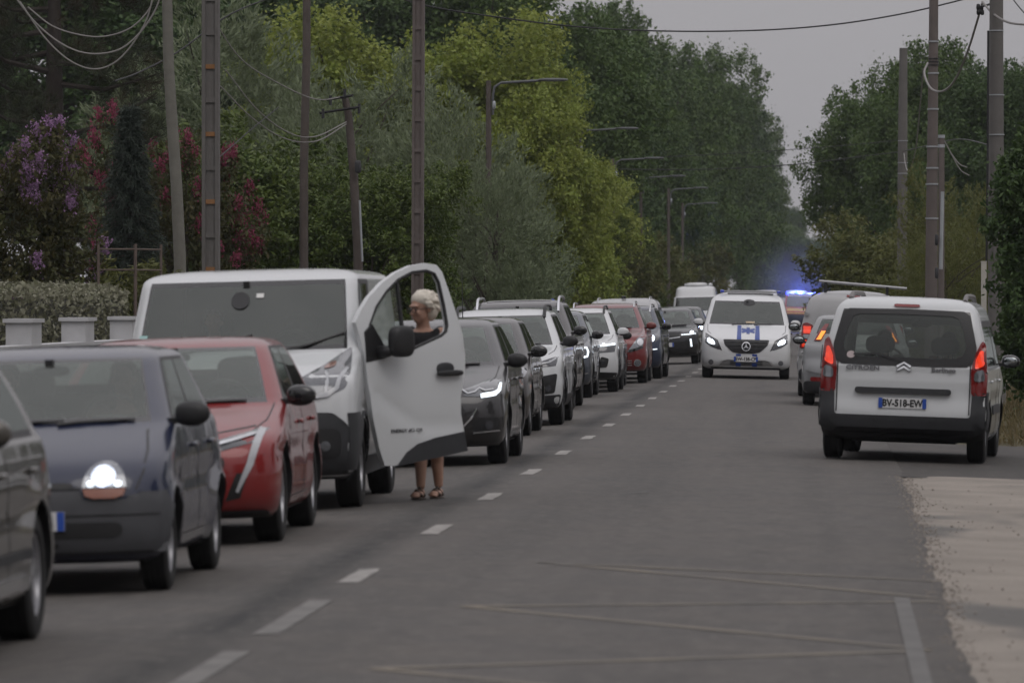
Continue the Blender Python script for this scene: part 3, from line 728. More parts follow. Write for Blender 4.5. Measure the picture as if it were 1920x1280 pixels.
# the open door: outline in (distance from hinge, height)
dout = [(-.10, 1.50), (-.02, 1.60), (.085, 1.70), (.26, 1.82), (.43, 1.90), (.61, 1.955), (.78, 1.975), (.90, 1.96), (.95, 1.90), (.985, 1.76), (1.03, 1.58), (1.08, 1.38), (1.095, 1.20), (1.085, 1.05), (1.03, .86), (1.03, .72), (1.06, .55), (1.075, .42), (.80, .385), (.50, .35), (.27, .315), (.16, .32), (.10, .46), (.03, .72), (-.01, 1.0), (-.03, 1.24)]
dwin = [(.03, 1.32), (.05, 1.47), (.15, 1.62), (.29, 1.745), (.44, 1.84), (.61, 1.90), (.78, 1.912), (.865, 1.885), (.898, 1.81), (.915, 1.62), (.922, 1.46), (.90, 1.405), (.84, 1.37), (.45, 1.25), (.20, 1.225), (.06, 1.24)]
def door_solid(outer, hole, mat, name, parent, th=.05, bulge=.035, x0=0.0):
    n, k = len(outer), len(hole) if hole else 0
    pts = [Vector(p) for p in outer]+[Vector(p) for p in (hole or [])]
    nb = len(pts)
    for gx_ in np.arange(-.05, 1.1, .06):
        for gy_ in np.arange(.34, 1.95, .06):
            def inside(P):
                r = False
                for i in range(len(P)):
                    a, b = P[i], P[(i+1) % len(P)]
                    if (a[1] > gy_) != (b[1] > gy_) and gx_ < (b[0]-a[0])*(gy_-a[1])/(b[1]-a[1])+a[0]: r = not r
                return r
            if inside(outer) and not (hole and inside(hole)) and min((Vector((gx_, gy_))-p).length for p in pts[:nb]) > .028: pts.append(Vector((gx_, gy_)))
    ed = [(i, (i+1) % n) for i in range(n)]+[(n+i, n+(i+1) % k) for i in range(k)]
    vv, ee, ff, *_ = delaunay_2d_cdt(pts, ed, [], 1, 1e-6)
    if hole:
        def inh(p):
            r = False
            for i in range(k):
                a, b = hole[i], hole[(i+1) % k]
                if (a[1] > p[1]) != (b[1] > p[1]) and p[0] < (b[0]-a[0])*(p[1]-a[1])/(b[1]-a[1])+a[0]: r = not r
            return r
        ff = [f for f in ff if not inh(sum((vv[i] for i in f), Vector((0, 0)))/3)]
    def prof(p):
        d, z = p; o = bulge*(1-((z-.95)/1.0)**2)
        # sculpted scallop sweeping up from the lower front
        zc = .62+.62*max(0, .62-d)**1.25
        o -= .014*math.exp(-((z-zc)/.05)**2)*(1 if d > .06 else 0)*(1 if d < 1.0 else .3)
        o += .012*(1/(1+math.exp((z-zc)/.03)))
        o += -.14*max(0, z-1.3)**1.3                                      # tumblehome of the window frame
        return o+x0
    N = len(vv); V = [(prof(p), p[0], p[1]) for p in vv]+[(prof(p)-th, p[0], p[1]) for p in vv]
    F = [tuple(f) for f in ff]; cnt = {}
    for f in F:
        for i in range(3): cnt[(f[i], f[(i+1) % 3])] = 1
    F2 = list(F)+[tuple(i+N for i in reversed(f)) for f in F]+[(b, a, a+N, b+N) for (a, b) in cnt if (b, a) not in cnt]
    me = mesh(name, V, F2, mat, None, True, 45)
    bm = bmesh.new(); bm.from_mesh(me); bmesh.ops.recalc_face_normals(bm, faces=bm.faces[:]); bm.to_mesh(me); bm.free()
    return obj(name, me, parent), prof
door, dprof = door_solid(dout, dwin, P_WHITE, 'open_door', VAN.root)
HING = VAN.xat(1.0, 1.02)+.012
door.location = (HING, 1.06, 0); door.rotation_euler = (0, 0, R_(-43))
door['label'] = 'driver door swung open with its window lowered'
def dpoly(name, poly, mat, off, th=.02, smooth=True):
    o, _ = door_solid(poly, None, mat, name, door, th=th, x0=off); return o
dpoly('lower_cladding', [(.29, .31), (.40, .42), (.52, .485), (.72, .53), (1.045, .57), (1.085, .41), (.80, .372), (.50, .338)], GREYPL, .012, .075)
m = MB(); ring = dwin+[dwin[0]]
m.tube([(dprof(p)-.01, p[0], p[1]) for p in ring], .015, 8, cap=False); m.build('window_seal', BLACK, door)
m = MB(); m.tube([(dprof((.43, 1.26))-.02, .43, 1.26), (dprof((.44, 1.82))-.02, .44, 1.82)], .018, 8); m.build('window_divider', BLACK, door)
qv = [(.06, 1.27), (.06, 1.46), (.16, 1.60), (.30, 1.72), (.43, 1.81), (.43, 1.27), (.2, 1.25)]
m = MB(); m.add([(dprof(p)-.03, p[0], p[1]) for p in qv], [tuple(range(len(qv)))]); m.build('quarter_pane', glassmat('door_pane_glass', (.6, .68, .66), .14, .12), door, False)
m = MB(); m.sell((dprof((.88, 1.06))+.03, .89, 1.06), (.05, .30, .05), 3.4, 12, 8); m.build('door_handle', BLACK, door)
m = MB(); m.sell((dprof((.87, 1.10))+.004, .86, 1.10), (.02, .20, .10), 2.4, 14, 8); m.build('handle_bowl', GREYPL, door)
t = obj('lettering', text_mesh('ENERGY dCi 120', .042, simple('badge_grey', (.06, .06, .065), .4), ext=.003), door, (dprof((.42, .62))+.006, .40, .60)); t.rotation_euler = (R_(90), 0, R_(90)); t.scale = (1.15, 1, .8)
m = MB(); m.sell((.02, 0, 0), (.13, .24, .26), 3.4, 16, 12); mi_ = m.build('mirror', BLACK, door, loc=(.17, .235, 1.335))
m = MB(); m.sell((0, 0, 0), (.22, .09, .10), 2.8, 10, 8); m.build('arm', BLACK, mi_, loc=(-.10, -.10, -.08))
m = MB(); m.add([(dprof((0, 1.3))+.006+e, d, z) for e in (0, -.05) for d, z in ((-.02, 1.17), (.20, 1.20), (.19, 1.30), (.06, 1.48), (-.02, 1.42))], [(0, 1, 2, 3, 4), (9, 8, 7, 6, 5)]+[(i, i+5, (i+1) % 5+5, (i+1) % 5) for i in range(5)]); m.build('mirror_base', BLACK, door)
# --- dark grey hatchback right behind the door
c = Car('passenger_car', 'dark grey hatchback with hooked daytime light strip, just beyond the open van door', 'car', T_HATCH, L=4.33, W=1.79, H=1.49, paint=P_DGREY, axles=(.92, 3.53), Rw=.33, group=QUEUE, mirror=(BLACK, BLACK))
hl = c.lamp([(.44, .76), (.50, .71), (.62, .70), (.84, .72), (.855, .86), (.72, .87), (.56, .80)], LENSM)
c.F('daytime_lamp', strip2d([(.66, .705), (.80, .725), (.835, .76), (.84, .83)], [.045, .045, .035, .02]), DRL, .012, True, hl)
c.F('lamp_line', strip2d([(.47, .775), (.53, .735), (.60, .75), (.64, .785), (.70, .76), (.78, .77)], .016), DRL_OFF, .010, True, hl)
c.F('grille', hand_poly([(-.42, .40), (.42, .40), (.52, .56), (.44, .66), (-.44, .66), (-.52, .56)]), BLACK)
for k in (0, 1): c.F('badge', strip2d([(-.30, .70+.045*k), (-.10, .715+.045*k), (0, .76+.045*k), (.10, .715+.045*k), (.44, .70+.045*k)], .018), CHROME, .012)
c.F('grille_trim', strip2d([(.62, .58), (.56, .48), (.44, .36), (.30, .31)], [.015, .02, .02, .012]), CHROME, .010, True)
c.F('fog_recess', chaikin(rect(.58, .84, .34, .49), 1), BLACK, .006, True); c.F('fog_lamp', ell(.74, .41, .045), LENSD, .014, True, res=.02); c.F('fog_trim', strip2d([(.58, .335), (.84, .355)], .018), CHROME, .014, True)
c.plate(.50); c.place(-4.0, 54.6)
# --- brown-grey car
c = Car('passenger_car', 'brown-grey hatchback with black mirror, tucked behind the dark grey hatchback and before the white crossover', 'car', T_HATCH, L=4.1, W=1.76, H=1.48, paint=P_BROWN, axles=(.85, 3.4), Rw=.32, group=QUEUE, mirror=(GLOSSB, BLACK))
c.lamp(hand_poly([(.50, .66), (.78, .68), (.86, .80), (.80, .86), (.62, .82)]), LENS); c.F('grille', hand_poly(rect(-.42, .42, .42, .62)), BLACK); c.plate(.46)
m = MB(); m.tube([(-.10, 3.0, 1.46), (-.10, 3.12, 2.10)], [.008, .004], 6); m.build('aerial', BLACK, c.root)
c.place(-4.36, 66.2)
# --- white crossover with black cladding
c = Car('passenger_car', 'white crossover with black roof rails, dark wheel arch cladding and black mirrors', 'car', T_SUV, L=4.30, W=1.80, H=1.58, paint=P_WHITE, axles=(.85, 3.45), Rw=.335, style=2, group=QUEUE, mirror=(BLACK, BLACK))
hl = c.lamp([(.46, .77), (.82, .80), (.86, .92), (.80, .92), (.62, .86), (.46, .83)], LENSD); c.F('daytime_lamp', strip2d([(.60, .83), (.74, .85), (.82, .90)], .02), DRL_OFF, .012, True, hl)
c.F('grille', hand_poly(rect(-.46, .46, .70, .86)), BLACK); c.F('air_intake', chaikin([(.60, .42), (.80, .44), (.84, .70), (.60, .66)], 1), BLACK, .008, True)
c.F('fog_lamp', ell(.72, .50, .04), LENSD, .014, True, res=.02); c.F('bumper', chaikin([(-.84, .26), (.84, .26), (.88, .42), (.55, .40), (.5, .50), (-.5, .50), (-.55, .40), (-.88, .42)], 1), GREYPL, .010, res=.08)
c.cladding(BLACK); c.rails(.60, 1.85, 3.7, BLACK, .07, .022); c.plate(.46); c.place(-4.24, 71.9)
# --- large dark sport utility
c = Car('passenger_car', 'tall dark sport utility with silver roof rails behind the white crossover', 'car', T_SUV, L=4.65, W=1.86, H=1.72, paint=P_BROWN, axles=(.9, 3.74), Rw=.35, style=2, group=QUEUE, mirror=(GLOSSB, BLACK), glassF=RG)
c.lamp(hand_poly([(.50, .82), (.84, .84), (.88, .94), (.55, .92)]), LENSD); c.F('grille', hand_poly(rect(-.48, .48, .55, .85)), BLACK); c.plate(.5)
c.rails(.64, 1.9, 4.0, CHROME, .08, .022); c.T_('glass_roof', rect(-.5, .5, 2.3, 3.6), GLOSSB, .004, both=False, res=.12); c.place(-4.60, 82.6)
# --- slate blue crossover with C-shaped light
c = Car('passenger_car', 'slate blue crossover with square hook-shaped daytime light lit, between the white crossovers', 'car', T_SUV, L=4.2, W=1.80, H=1.53, paint=P_SLATE, axles=(.85, 3.4), Rw=.33, style=1, group=QUEUE, mirror=(GLOSSB, BLACK))
hl = c.lamp([(.58, .68), (.84, .70), (.87, .88), (.60, .86)], LENSD)
c.F('daytime_lamp', strip2d([(.63, .86), (.82, .87), (.845, .80), (.83, .72), (.68, .69)], .035), DRL, .012, True, hl)
c.F('grille', hand_poly(rect(-.5, .5, .45, .75)), BLACK); c.F('fog_trim', strip2d([(.60, .40), (.84, .43)], .02), CHROME, .01, True); c.plate(.42); c.place(-4.72, 92.9)
# --- second white crossover
c = Car('passenger_car', 'white crossover with thin lit light bar and white mirror, beside the red people carrier', 'car', T_SUV, L=4.1, W=1.79, H=1.56, paint=P_WHITE2, axles=(.80, 3.37), Rw=.335, style=2, group=QUEUE)
hl = c.lamp([(.42, .72), (.84, .74), (.87, .86), (.44, .83)], LENSD); c.F('daytime_lamp', strip2d([(.44, .845), (.64, .86), (.85, .885)], .03), DRL, .012, True, hl); c.F('daytime_lamp', rect(.62, .665, .85, .90), DRL, .013, True, hl)
c.F('air_intake', chaikin([(.52, .46), (.70, .46), (.74, .62), (.60, .66)], 1), BLACK, .008, True); c.F('fog_lamp', ell(.63, .56, .035), LENSD, .014, True, res=.02)
c.F('bumper', chaikin([(-.84, .26), (.84, .26), (.88, .36), (.5, .38), (.46, .48), (-.46, .48), (-.5, .38), (-.88, .36)], 1), BLACK, .010, res=.08)
c.F('grille', hand_poly(rect(-.40, .40, .50, .70)), BLACK); c.cladding(GREYPL); c.rails(.60, 1.8, 3.5, BLACK, .06, .02); c.plate(.42); c.place(-4.46, 98.3)
# --- low dark car mostly hidden
c = Car('passenger_car', 'low dark saloon almost hidden between the white-mirrored crossover and the red people carrier', 'car', T_HATCH, L=4.1, W=1.74, H=1.42, paint=P_BLACKC, axles=(.82, 3.35), Rw=.31, group=QUEUE, mirror=(BLACK, BLACK))
c.lamp(hand_poly([(.50, .62), (.80, .64), (.86, .78), (.56, .74)]), LENS); c.F('grille', hand_poly(rect(-.4, .4, .45, .62)), BLACK); c.plate(.42); c.place(-4.56, 103.4)
# --- red people carrier
c = Car('passenger_car', 'dark red people carrier with large pointed headlight and curved roof', 'car', T_SUV, L=4.4, W=1.84, H=1.64, paint=P_DRED, axles=(.88, 3.58), Rw=.33, group=QUEUE)
hl = c.lamp([(.52, .64), (.60, .66), (.84, .73), (.88, .92), (.84, .99), (.74, .92)], LENS); c.F('lamp_line', strip2d([(.56, .66), (.70, .69), (.84, .74)], .05), GLOSSB, .010, True, hl); c.F('lamp_glass', ell(.79, .84, .06, .07), CHROME, .010, True, hl, res=.03)
c.F('fog_lamp', ell(.73, .42, .06), LENS, .012, True, res=.03); c.ring('fog_ring', .73, .42, .066, .014, CHROME, .014, True)
for k in range(3): c.F('intake_bar', strip2d([(.42, .38+.045*k), (.62, .375+.045*k)], .014), CHROME, .010, True)
c.F('grille', hand_poly(rect(-.46, .46, .48, .72)), BLACK); c.rails(.62, 2.0, 3.8, CHROME, .06, .018); c.plate(.52); c.place(-4.27, 108.6)
# --- midnight blue car
c = Car('passenger_car', 'midnight blue sport utility with bright round headlight, behind the red people carrier', 'car', T_SUV, L=4.3, W=1.80, H=1.58, paint=P_BLUE, axles=(.86, 3.46), Rw=.34, group=QUEUE, mirror=(GLOSSB, BLACK), glassF=glassmat('blue_tinted_glass', (.40, .42, .56), .10, .12))
hl = c.lamp(hand_poly([(.52, .78), (.84, .80), (.88, .96), (.58, .92)]), LENSD, beam=[ell(.70, .87, .07, .07)]); c.F('daytime_lamp', strip2d([(.56, .62), (.82, .64)], .02), DRL, .01, True)
c.F('grille', hand_poly(rect(-.46, .46, .5, .76)), BLACK); c.rails(.60, 1.8, 3.7, CHROME, .05, .018); c.plate(.46); c.place(-4.12, 114.6, yaw=-1.2)
# --- silver people carrier
c = Car('passenger_car', 'pale silver people carrier with low roof rails showing behind the midnight blue car', 'car', T_BERL, L=4.5, W=1.84, H=1.76, paint=P_SILW, axles=(.9, 3.7), Rw=.33, group=QUEUE)
c.lamp(hand_poly([(.52, .74), (.84, .76), (.88, .94), (.62, .88)]), LENS); c.F('grille', hand_poly(rect(-.46, .46, .5, .74)), BLACK); c.rails(.60, 1.9, 3.9, CHROME, .04, .016); c.plate(.46); c.T_('roof_aerial', rect(-.05, .05, 2.1, 2.2), BLACK, .05, both=False, depth=.06); c.place(-4.35, 122.5)
# --- black crossover facing us
c = Car('passenger_car', 'black crossover with lit headlights and upright corner light, closest to the ambulance', 'car', T_SUV, L=4.23, W=1.82, H=1.50, paint=P_BLACKC, axles=(.84, 3.43), Rw=.34, style=2, group=QUEUE, mirror=(GLOSSB, BLACK))
hl = c.lamp([(.44, .76), (.84, .79), (.88, .90), (.48, .86)], LENSD, beam=[ell(.74, .835, .05, .04)]); c.F('daytime_lamp', strip2d([(.46, .775), (.66, .785), (.84, .80)], .022), DRL, .012, True, hl)
c.F('corner_light', strip2d([(.70, .66), (.715, .54), (.72, .46)], .045), DRL, .012, True); c.F('grille', hand_poly(rect(-.42, .42, .70, .86)), BLACK)
c.F('grille_trim', strip2d([(-.43, .72), (-.2, .69), (.2, .69), (.43, .72)], .02), CHROME, .012); c.F('badge', ell(0, .79, .055), CHROME, .014, res=.02)
c.F('air_intake', hand_poly([(-.55, .36), (.55, .36), (.66, .60), (-.66, .60)]), BLACK, .005); c.plate(.52); c.place(-3.92, 141.5)
# --- dark car with pale mirror
c = Car('passenger_car', 'dark car with a pale mirror, peeking out between the black crossover and the ambulance', 'car', T_SUV, L=4.3, W=1.80, H=1.52, paint=P_BLACKC, axles=(.85, 3.45), Rw=.33, group=QUEUE, mirror=(P_SILV, BLACK))
hl = c.lamp(hand_poly([(.50, .78), (.84, .80), (.88, .94), (.56, .90)]), LENSD, beam=[ell(.72, .86, .08, .05)]); c.F('grille', hand_poly(rect(-.42, .42, .6, .82)), BLACK); c.plate(.46); c.place(-4.05, 160.5)
# --- tall white van
rows_h = [r for r in T_VAN['rows'][:14]]+[(1.90, 1.46, .42, .84, 4.93, .12), (2.10, 1.62, .42, .82, 4.92, .12), (2.25, 1.78, .42, .78, 4.9, .12), (2.32, 2.0, .40, .68, 4.86, .12), (2.35, 2.4, .35, .5, 4.6, .1), (2.37, 2.9, .05, .15, 4.2, .05)]
T_HIGH = dict(T_VAN); T_HIGH.update(rows=rows_h, H=2.37)
c = Car('delivery_van', 'tall white high-roofed van with a roof unit, far down the queue', 'van', T_HIGH, L=5.6, W=2.0, H=2.37, paint=P_WHITE2, axles=(.95, 4.4), Rw=.34, group=QUEUE, van='panel', yB=2.1, sg1=2.2)
c.lamp(hand_poly([(.56, .90), (.88, .95), (.92, 1.2), (.7, 1.1)]), LENS); c.F('grille', hand_poly(rect(-.5, .5, .6, .9)), BLACK); c.plate(.45)
m = MB(); m.sell((0, 2.9, 2.39), (1.0, 1.3, .20), 3.4, 16, 8); m.sell((.62, 2.7, 2.38), (.2, .5, .14), 3, 10, 6); m.build('roof_unit', P_WHITE2, c.root)
c.place(-4.95, 226)
c = Car('delivery_van', 'distant white van roof peeping over the ambulance light bar', 'van', T_HIGH, L=5.6, W=2.0, H=2.45, paint=P_WHITE2, axles=(.95, 4.4), Rw=.34, van='panel', yB=2.1, sg1=2.2, seams=False, group=QUEUE)
c.place(-3.35, 375)
# --- ambulance
BLU = simple('livery_blue', (.03, .065, .26), .4)
T_VITO = dict(L=5.14, W=1.93, H=1.89, gb=10, gt=13, rb=11, rt=13, rows=[
 (.20, .18, .34, .80, 5.0, .12), (.25, .08, .40, .90, 5.08, .12), (.40, .01, .44, .95, 5.14, .12), (.58, 0, .46, .962, 5.14, .12),
 (.76, .02, .48, .964, 5.14, .12), (.86, .09, .50, .963, 5.14, .12), (.94, .26, .50, .96, 5.14, .12), (1.02, .50, .48, .957, 5.14, .12),
 (1.10, .78, .46, .953, 5.12, .12), (1.14, .92, .45, .946, 5.12, .12), (1.165, .98, .44, .935, 5.1, .12), (1.33, 1.20, .43, .895, 5.08, .12),
 (1.52, 1.46, .42, .845, 5.06, .12), (1.675, 1.68, .42, .80, 5.02, .12), (1.73, 1.80, .42, .765, 5.0, .12), (1.80, 2.02, .40, .68, 4.95, .12),
 (1.86, 2.5, .35, .48, 4.8, .1), (1.89, 3.2, .05, .15, 4.3, .05)])
c = Car('ambulance', 'white ambulance van with two blue stripes and lit headlights driving towards us', 'ambulance', T_VITO, paint=P_WHITE2, axles=(.90, 4.1), Rw=.34, tw=.21, van='panel', yB=2.3, sg1=2.4, nf=3.0)
c.F('bonnet_stripe', [(.185, .84), (.29, .84), (.275, 1.145), (.19, 1.145)], BLU, .004, res=.04); c.F('bonnet_stripe', [(-.205, .84), (-.11, .84), (-.115, 1.145), (-.20, 1.145)], BLU, .004, res=.04)
cxs = .035; zs = 1.035
for a in (90, 30, 150):
    d = (math.cos(R_(a)), math.sin(R_(a))*.52)
    c.F('rescue_star', strip2d([(cxs-.13*d[0]*(1.0 if a == 90 else 1.25), zs-.13*d[1]), (cxs+.13*d[0]*(1.0 if a == 90 else 1.25), zs+.13*d[1])], .072 if a == 90 else .045), BLU, .006, res=.04)
hl = c.lamp([(.52, .62), (.60, .625), (.76, .68), (.895, .77), (.885, .955), (.62, .80)], LENSD)
c.F('lamp_bulb', hand_poly([(.66, .72), (.80, .755), (.845, .80), (.83, .875), (.70, .82)]), BEAM, .012, True, hl, res=.03)
c.F('lamp_rim', strip2d([(.53, .61), (.62, .815), (.885, .965)], .02), GLOSSB, .008, True)
gr = c.F('grille', chaikin([(-.50, .845), (.50, .845), (.46, .72), (.30, .575), (.15, .545), (-.15, .545), (-.30, .575), (-.46, .72)], 1), BLACK, .006)
for k in range(3): c.F('grille_bar', strip2d([(-.46+.05*k, .80-.075*k), (.46-.05*k, .80-.075*k)], .022), GREYPL, .018, False, gr)
c.ring('badge', 0, .695, .088, .016, CHROME, .034, False, gr)
for a in (90, 210, 330): c.F('badge_arm', [(0+.012*math.cos(R_(a+90)), .695+.012*math.sin(R_(a+90))), (.084*math.cos(R_(a)), .695+.084*math.sin(R_(a))), (.012*math.cos(R_(a-90)), .695+.012*math.sin(R_(a-90)))], CHROME, .034, False, gr, res=.03)
c.F('bumper_stripe', rect(-.215, -.11, .49, .535), BLU, .006); c.F('bumper_stripe', rect(.135, .24, .49, .535), BLU, .006)
ai = c.F('air_intake', [(-.58, .285), (.58, .285), (.48, .385), (.40, .40), (-.40, .40), (-.48, .385)], simple('intake_grey', (.22, .22, .22), .5), .006)
for k in range(3): c.F('intake_slot', rect(-.34, .36, .295+.034*k, .312+.034*k), BLACK, .012, False, ai)
c.F('intake_rim', strip2d([(-.66, .28), (-.54, .39), (-.40, .425), (.40, .425), (.54, .39), (.66, .28)], .03), P_WHITE2, .018)
c.F('bumper_stripe', rect(-.215, -.11, .27, .345), BLU, .014); c.F('bumper_stripe', rect(.135, .24, .27, .345), BLU, .014)
c.F('fog_lamp', ell(.75, .35, .055), LENS, .010, True, res=.03); c.ring('fog_ring', .75, .35, .068, .022, P_WHITE2, .014, True)
c.F('bumper_lip', rect(-.75, .75, .205, .245), GREYPL, .008)
c.plate(.425, txt='EW-138-CP', dy=.02)
c.F('dash_card', rect(-.02, .17, 1.20, 1.235), simple('card_tan', (.45, .36, .25), .7), .004); c.F('mirror_mount', ell(.04, 1.645, .13, .07), BLACK, .005)
m = MB(); zt = c.tz(0, 2.2); m.sell((.06, 2.25, zt+.055), (1.22, .16, .05), 3.6, 18, 8); bar = m.build('light_bar', simple('lightbar_pale', (.26, .265, .27), .4), c.root)
m = MB(); m.box((.06, 2.25, zt-.01), (1.0, .12, .06)); m.build('light_bar_foot', BLACK, c.root)
for sx in (-.56, .68):
    m = MB(); m.sell((sx, 2.25, zt+.055), (.10, .15, .065), 3, 12, 8); m.build('beacon', BLUEO, bar)
c.place(-1.47, 116.0, slope=-.022, yaw=.5)
# --- fire service vehicle with flashing blue lights
c = Car('fire_engine', 'red and white fire service vehicle with flashing blue roof lights far down the road', 'fire engine', T_VAN, L=5.8, W=2.05, H=2.08, paint=P_FIRE, axles=(.95, 4.5), Rw=.36, yB=2.1, sg1=2.2, van='panel', mirror=(BLACK, BLACK), glassF=glassmat('cab_glass', (.3, .32, .42), .14, .1), seams=False)
c.F('bonnet_panel', hand_poly(rect(-.95, .95, 1.0, 1.28)), simple('yellow_reflective', (.50, .36, .12), .5), .006, res=.1); c.F('bumper', hand_poly(rect(-.95, .95, .32, .96)), P_BLUE, .01, res=.1)
c.F('brow_panel', rect(-.80, .76, 1.94, 2.10), P_WHITE2, .008, res=.1)
m = MB(); m.box((0, 2.3, 2.10), (1.85, .25, .10)); bar = m.build('light_bar', P_WHITE2, c.root)
for sx, wv, mt in ((-.15, .62, BLUEL), (.88, .14, BLUEL), (-.85, .14, BLUEL)):
    m = MB(); m.sell((sx, 2.2, 2.11), (wv, .3, .17), 3, 12, 8); m.build('beacon', mt, bar)
m = MB(); m.sell((-.35, 3.2, 2.17), (1.2, 1.6, .22), 3.4, 16, 8); m.build('roof_unit', P_WHITE2, c.root)
c.place(-.62, 292)
for sx in (-.15, .88):
    ld = bpy.data.lights.new('beacon_light', 'POINT'); ld.energy = 850 if sx < 0 else 200; ld.color = (.10, .16, 1.0); ld.shadow_soft_size = .12
    lo = bpy.data.objects.new('beacon_light', ld); link(lo, c.root); lo.location = (sx, 1.98, 2.14)
# --- right-hand lane, seen from behind
c = Car('delivery_van', 'white van with a roof ladder bar and lit red tail lights, seen from behind', 'van', T_VITO, L=4.96, W=1.92, H=1.92, paint=P_SILW, axles=(1.0, 4.1), Rw=.33, van='panel', yB=2.0, sg1=2.1, mirror=(BLACK, BLACK))
tl = c.B('tail_light', chaikin([(-.93, .86), (-.76, .88), (-.70, 1.10), (-.70, 1.28), (-.82, 1.33), (-.89, 1.30)], 1), REDO, .012, True, depth=.03, res=.04)
c.B('lamp_bulb', rect(-.87, -.74, 1.13, 1.26), REDL, .02, True, tl, res=.03); c.B('lamp_bulb', rect(-.89, -.77, .89, 1.01), REDL, .02, True, tl, res=.03); c.B('lamp_glass', rect(-.87, -.75, 1.04, 1.11), LENS, .02, True, tl, res=.03)
c.B('rear_panel', chaikin([(-.66, 1.0), (-.06, 1.0), (-.06, 1.72), (-.56, 1.72)], 2), P_SILW, .01, True, res=.1); c.B('door_seam', rect(-.008, .008, .45, 1.80), BLACK, .004)
c.B('hinge', rect(-.93, -.84, .72, .80), P_SILW, .03, True, depth=.04); c.B('hinge', rect(-.86, -.79, 1.44, 1.50), P_SILW, .03, True, depth=.04); c.B('bumper', hand_poly(rect(-.93, .93, .30, .50)), GREYPL, .02, res=.1); c.B('brake_light', rect(-.12, .12, 1.80, 1.835), REDO, .01)
c.plate(.62, front=False)
zt = 1.92; m = MB(); m.tube([(.62, 4.62, zt+.15), (-.95, 4.62, zt+.06)], .028, 10); m.build('ladder_bar', simple('bar_aluminium', (.34, .34, .35), .4, metal=.5), c.root)
for sx, zz in ((.50, .13), (-.60, .08)):
    m = MB(); m.box((sx, 4.62, zt+zz/2-.07), (.05, .1, .14+zz)); m.build('bar_bracket', BLACK, c.root)
c.place(.66, 96.2, rear=True, axle=1, slope=-.03)
# silver hatchback
c = Car('passenger_car', 'silver hatchback with lit orange indicator, behind the white people mover', 'car', T_HATCH, L=4.2, W=1.76, H=1.50, paint=P_SILV, axles=(.86, 3.46), Rw=.32, mirror=(BLACK, BLACK))
tl = c.B('tail_light', [(-.70, 1.06), (-.60, 1.06), (-.50, 1.26), (-.46, 1.34), (-.52, 1.34), (-.62, 1.22)], REDO, .012, True, res=.04); c.B('indicator', [(-.66, 1.08), (-.59, 1.08), (-.51, 1.22), (-.58, 1.22)], ORAN, .02, True, tl, res=.03)
c.B('tailgate_seam', strip2d([(-.56, 1.0), (-.58, .62), (-.52, .58), (.52, .58), (.58, .62), (.56, 1.0)], .014), BLACK, .003); c.B('bumper', hand_poly(rect(-.85, .85, .22, .40)), GREYPL, .012, res=.1); c.B('bumper_ridge', strip2d([(-.82, .60), (-.6, .55), (.6, .55), (.82, .60)], .04), P_SILV, .02)
c.B('reflector', chaikin(rect(-.74, -.56, .40, .47), 1), REDO, .018, True); c.plate(.72, front=False); c.place(.68, 88.2, rear=True, axle=1, slope=-.03)
# white people mover
c = Car('passenger_car', 'white boxy people mover with black bumper, seen from behind beside the sandy verge', 'car', T_BERL, paint=P_WHITE, axles=(.92, 3.65), Rw=.325, tw=.20, mirror=(GLOSSB, BLACK), flare=.015, yB=2.05, sg1=3.9, nf=3.6, black_low=.48, glassR=glassmat('tailgate_glass', (.36, .38, .37), .05, .03))
BERL = c
c.B('bumper', chaikin([(-.885, .36), (-.72, .27), (-.6, .25), (.6, .25), (.72, .27), (.885, .36), (.90, .77), (.745, .77), (.735, .50), (-.735, .50), (-.745, .77), (-.90, .77)], 1), GREYPL, .014, depth=.03, res=.08)
c.S('bumper_side', [(4.27, .36), (4.27, .78), (4.18, .78), (4.05, .66), (4.06, .40)], GREYPL, .012); c.B('bumper_ridge', strip2d([(-.72, .305), (-.45, .31), (.45, .31), (.72, .305)], .012), BLACK, .018)
tl = c.B('tail_light', chaikin([(-.895, .74), (-.735, .74), (-.725, 1.02), (-.77, 1.20), (-.83, 1.34), (-.875, 1.30), (-.90, 1.0)], 1), REDO, .014, True, depth=.03, res=.04)
c.B('lamp_bulb', chaikin([(-.86, 1.06), (-.765, 1.02), (-.77, 1.13), (-.82, 1.24), (-.865, 1.2)], 1), REDL, .022, True, tl, res=.03); c.B('lamp_glass', chaikin([(-.875, .90), (-.76, .89), (-.765, 1.0), (-.86, 1.03)], 1), LENS, .022, True, tl, res=.03)
c.B('handle_bar', chaikin(rect(-.52, .52, .735, .80), 1), GREYPL, .03, depth=.05, res=.06)
c.B('brake_light', chaikin(rect(-.14, .14, 1.675, 1.705), 1), REDO, .012)
for k in (0, 1): c.B('badge', strip2d([(-.075, .985+.045*k), (0, 1.03+.045*k), (.075, .985+.045*k)], .02), CHROME, .015)
GB = simple('badge_letter', (.20, .20, .21), .3, metal=.7)
for tx, xv, sc in (('CITROËN', -.445, (1.3, 1, .8)), ('Berlingo', .43, (1.2, 1, 1))):
    t = obj('lettering', text_mesh(tx, .066, GB, ext=.004, bold=.002), c.root, (-xv, c.by(-xv, 1.0)+.008, 1.005)); t.rotation_euler = (R_(86), 0, math.pi); t.scale = sc
c.plate(.635, front=False, txt='BV-518-EW', dy=.022)
for sg in (-1, 1): c.B('tailgate_seam', strip2d([(sg*.718, 1.3), (sg*.718, .53)], .012), BLACK, .004)
go = [(0, 1.655), (.62, 1.645), (.69, 1.60), (.73, 1.45), (.775, 1.26), (.775, 1.19), (.74, 1.09), (.68, 1.045), (.35, 1.035), (0, 1.04)]
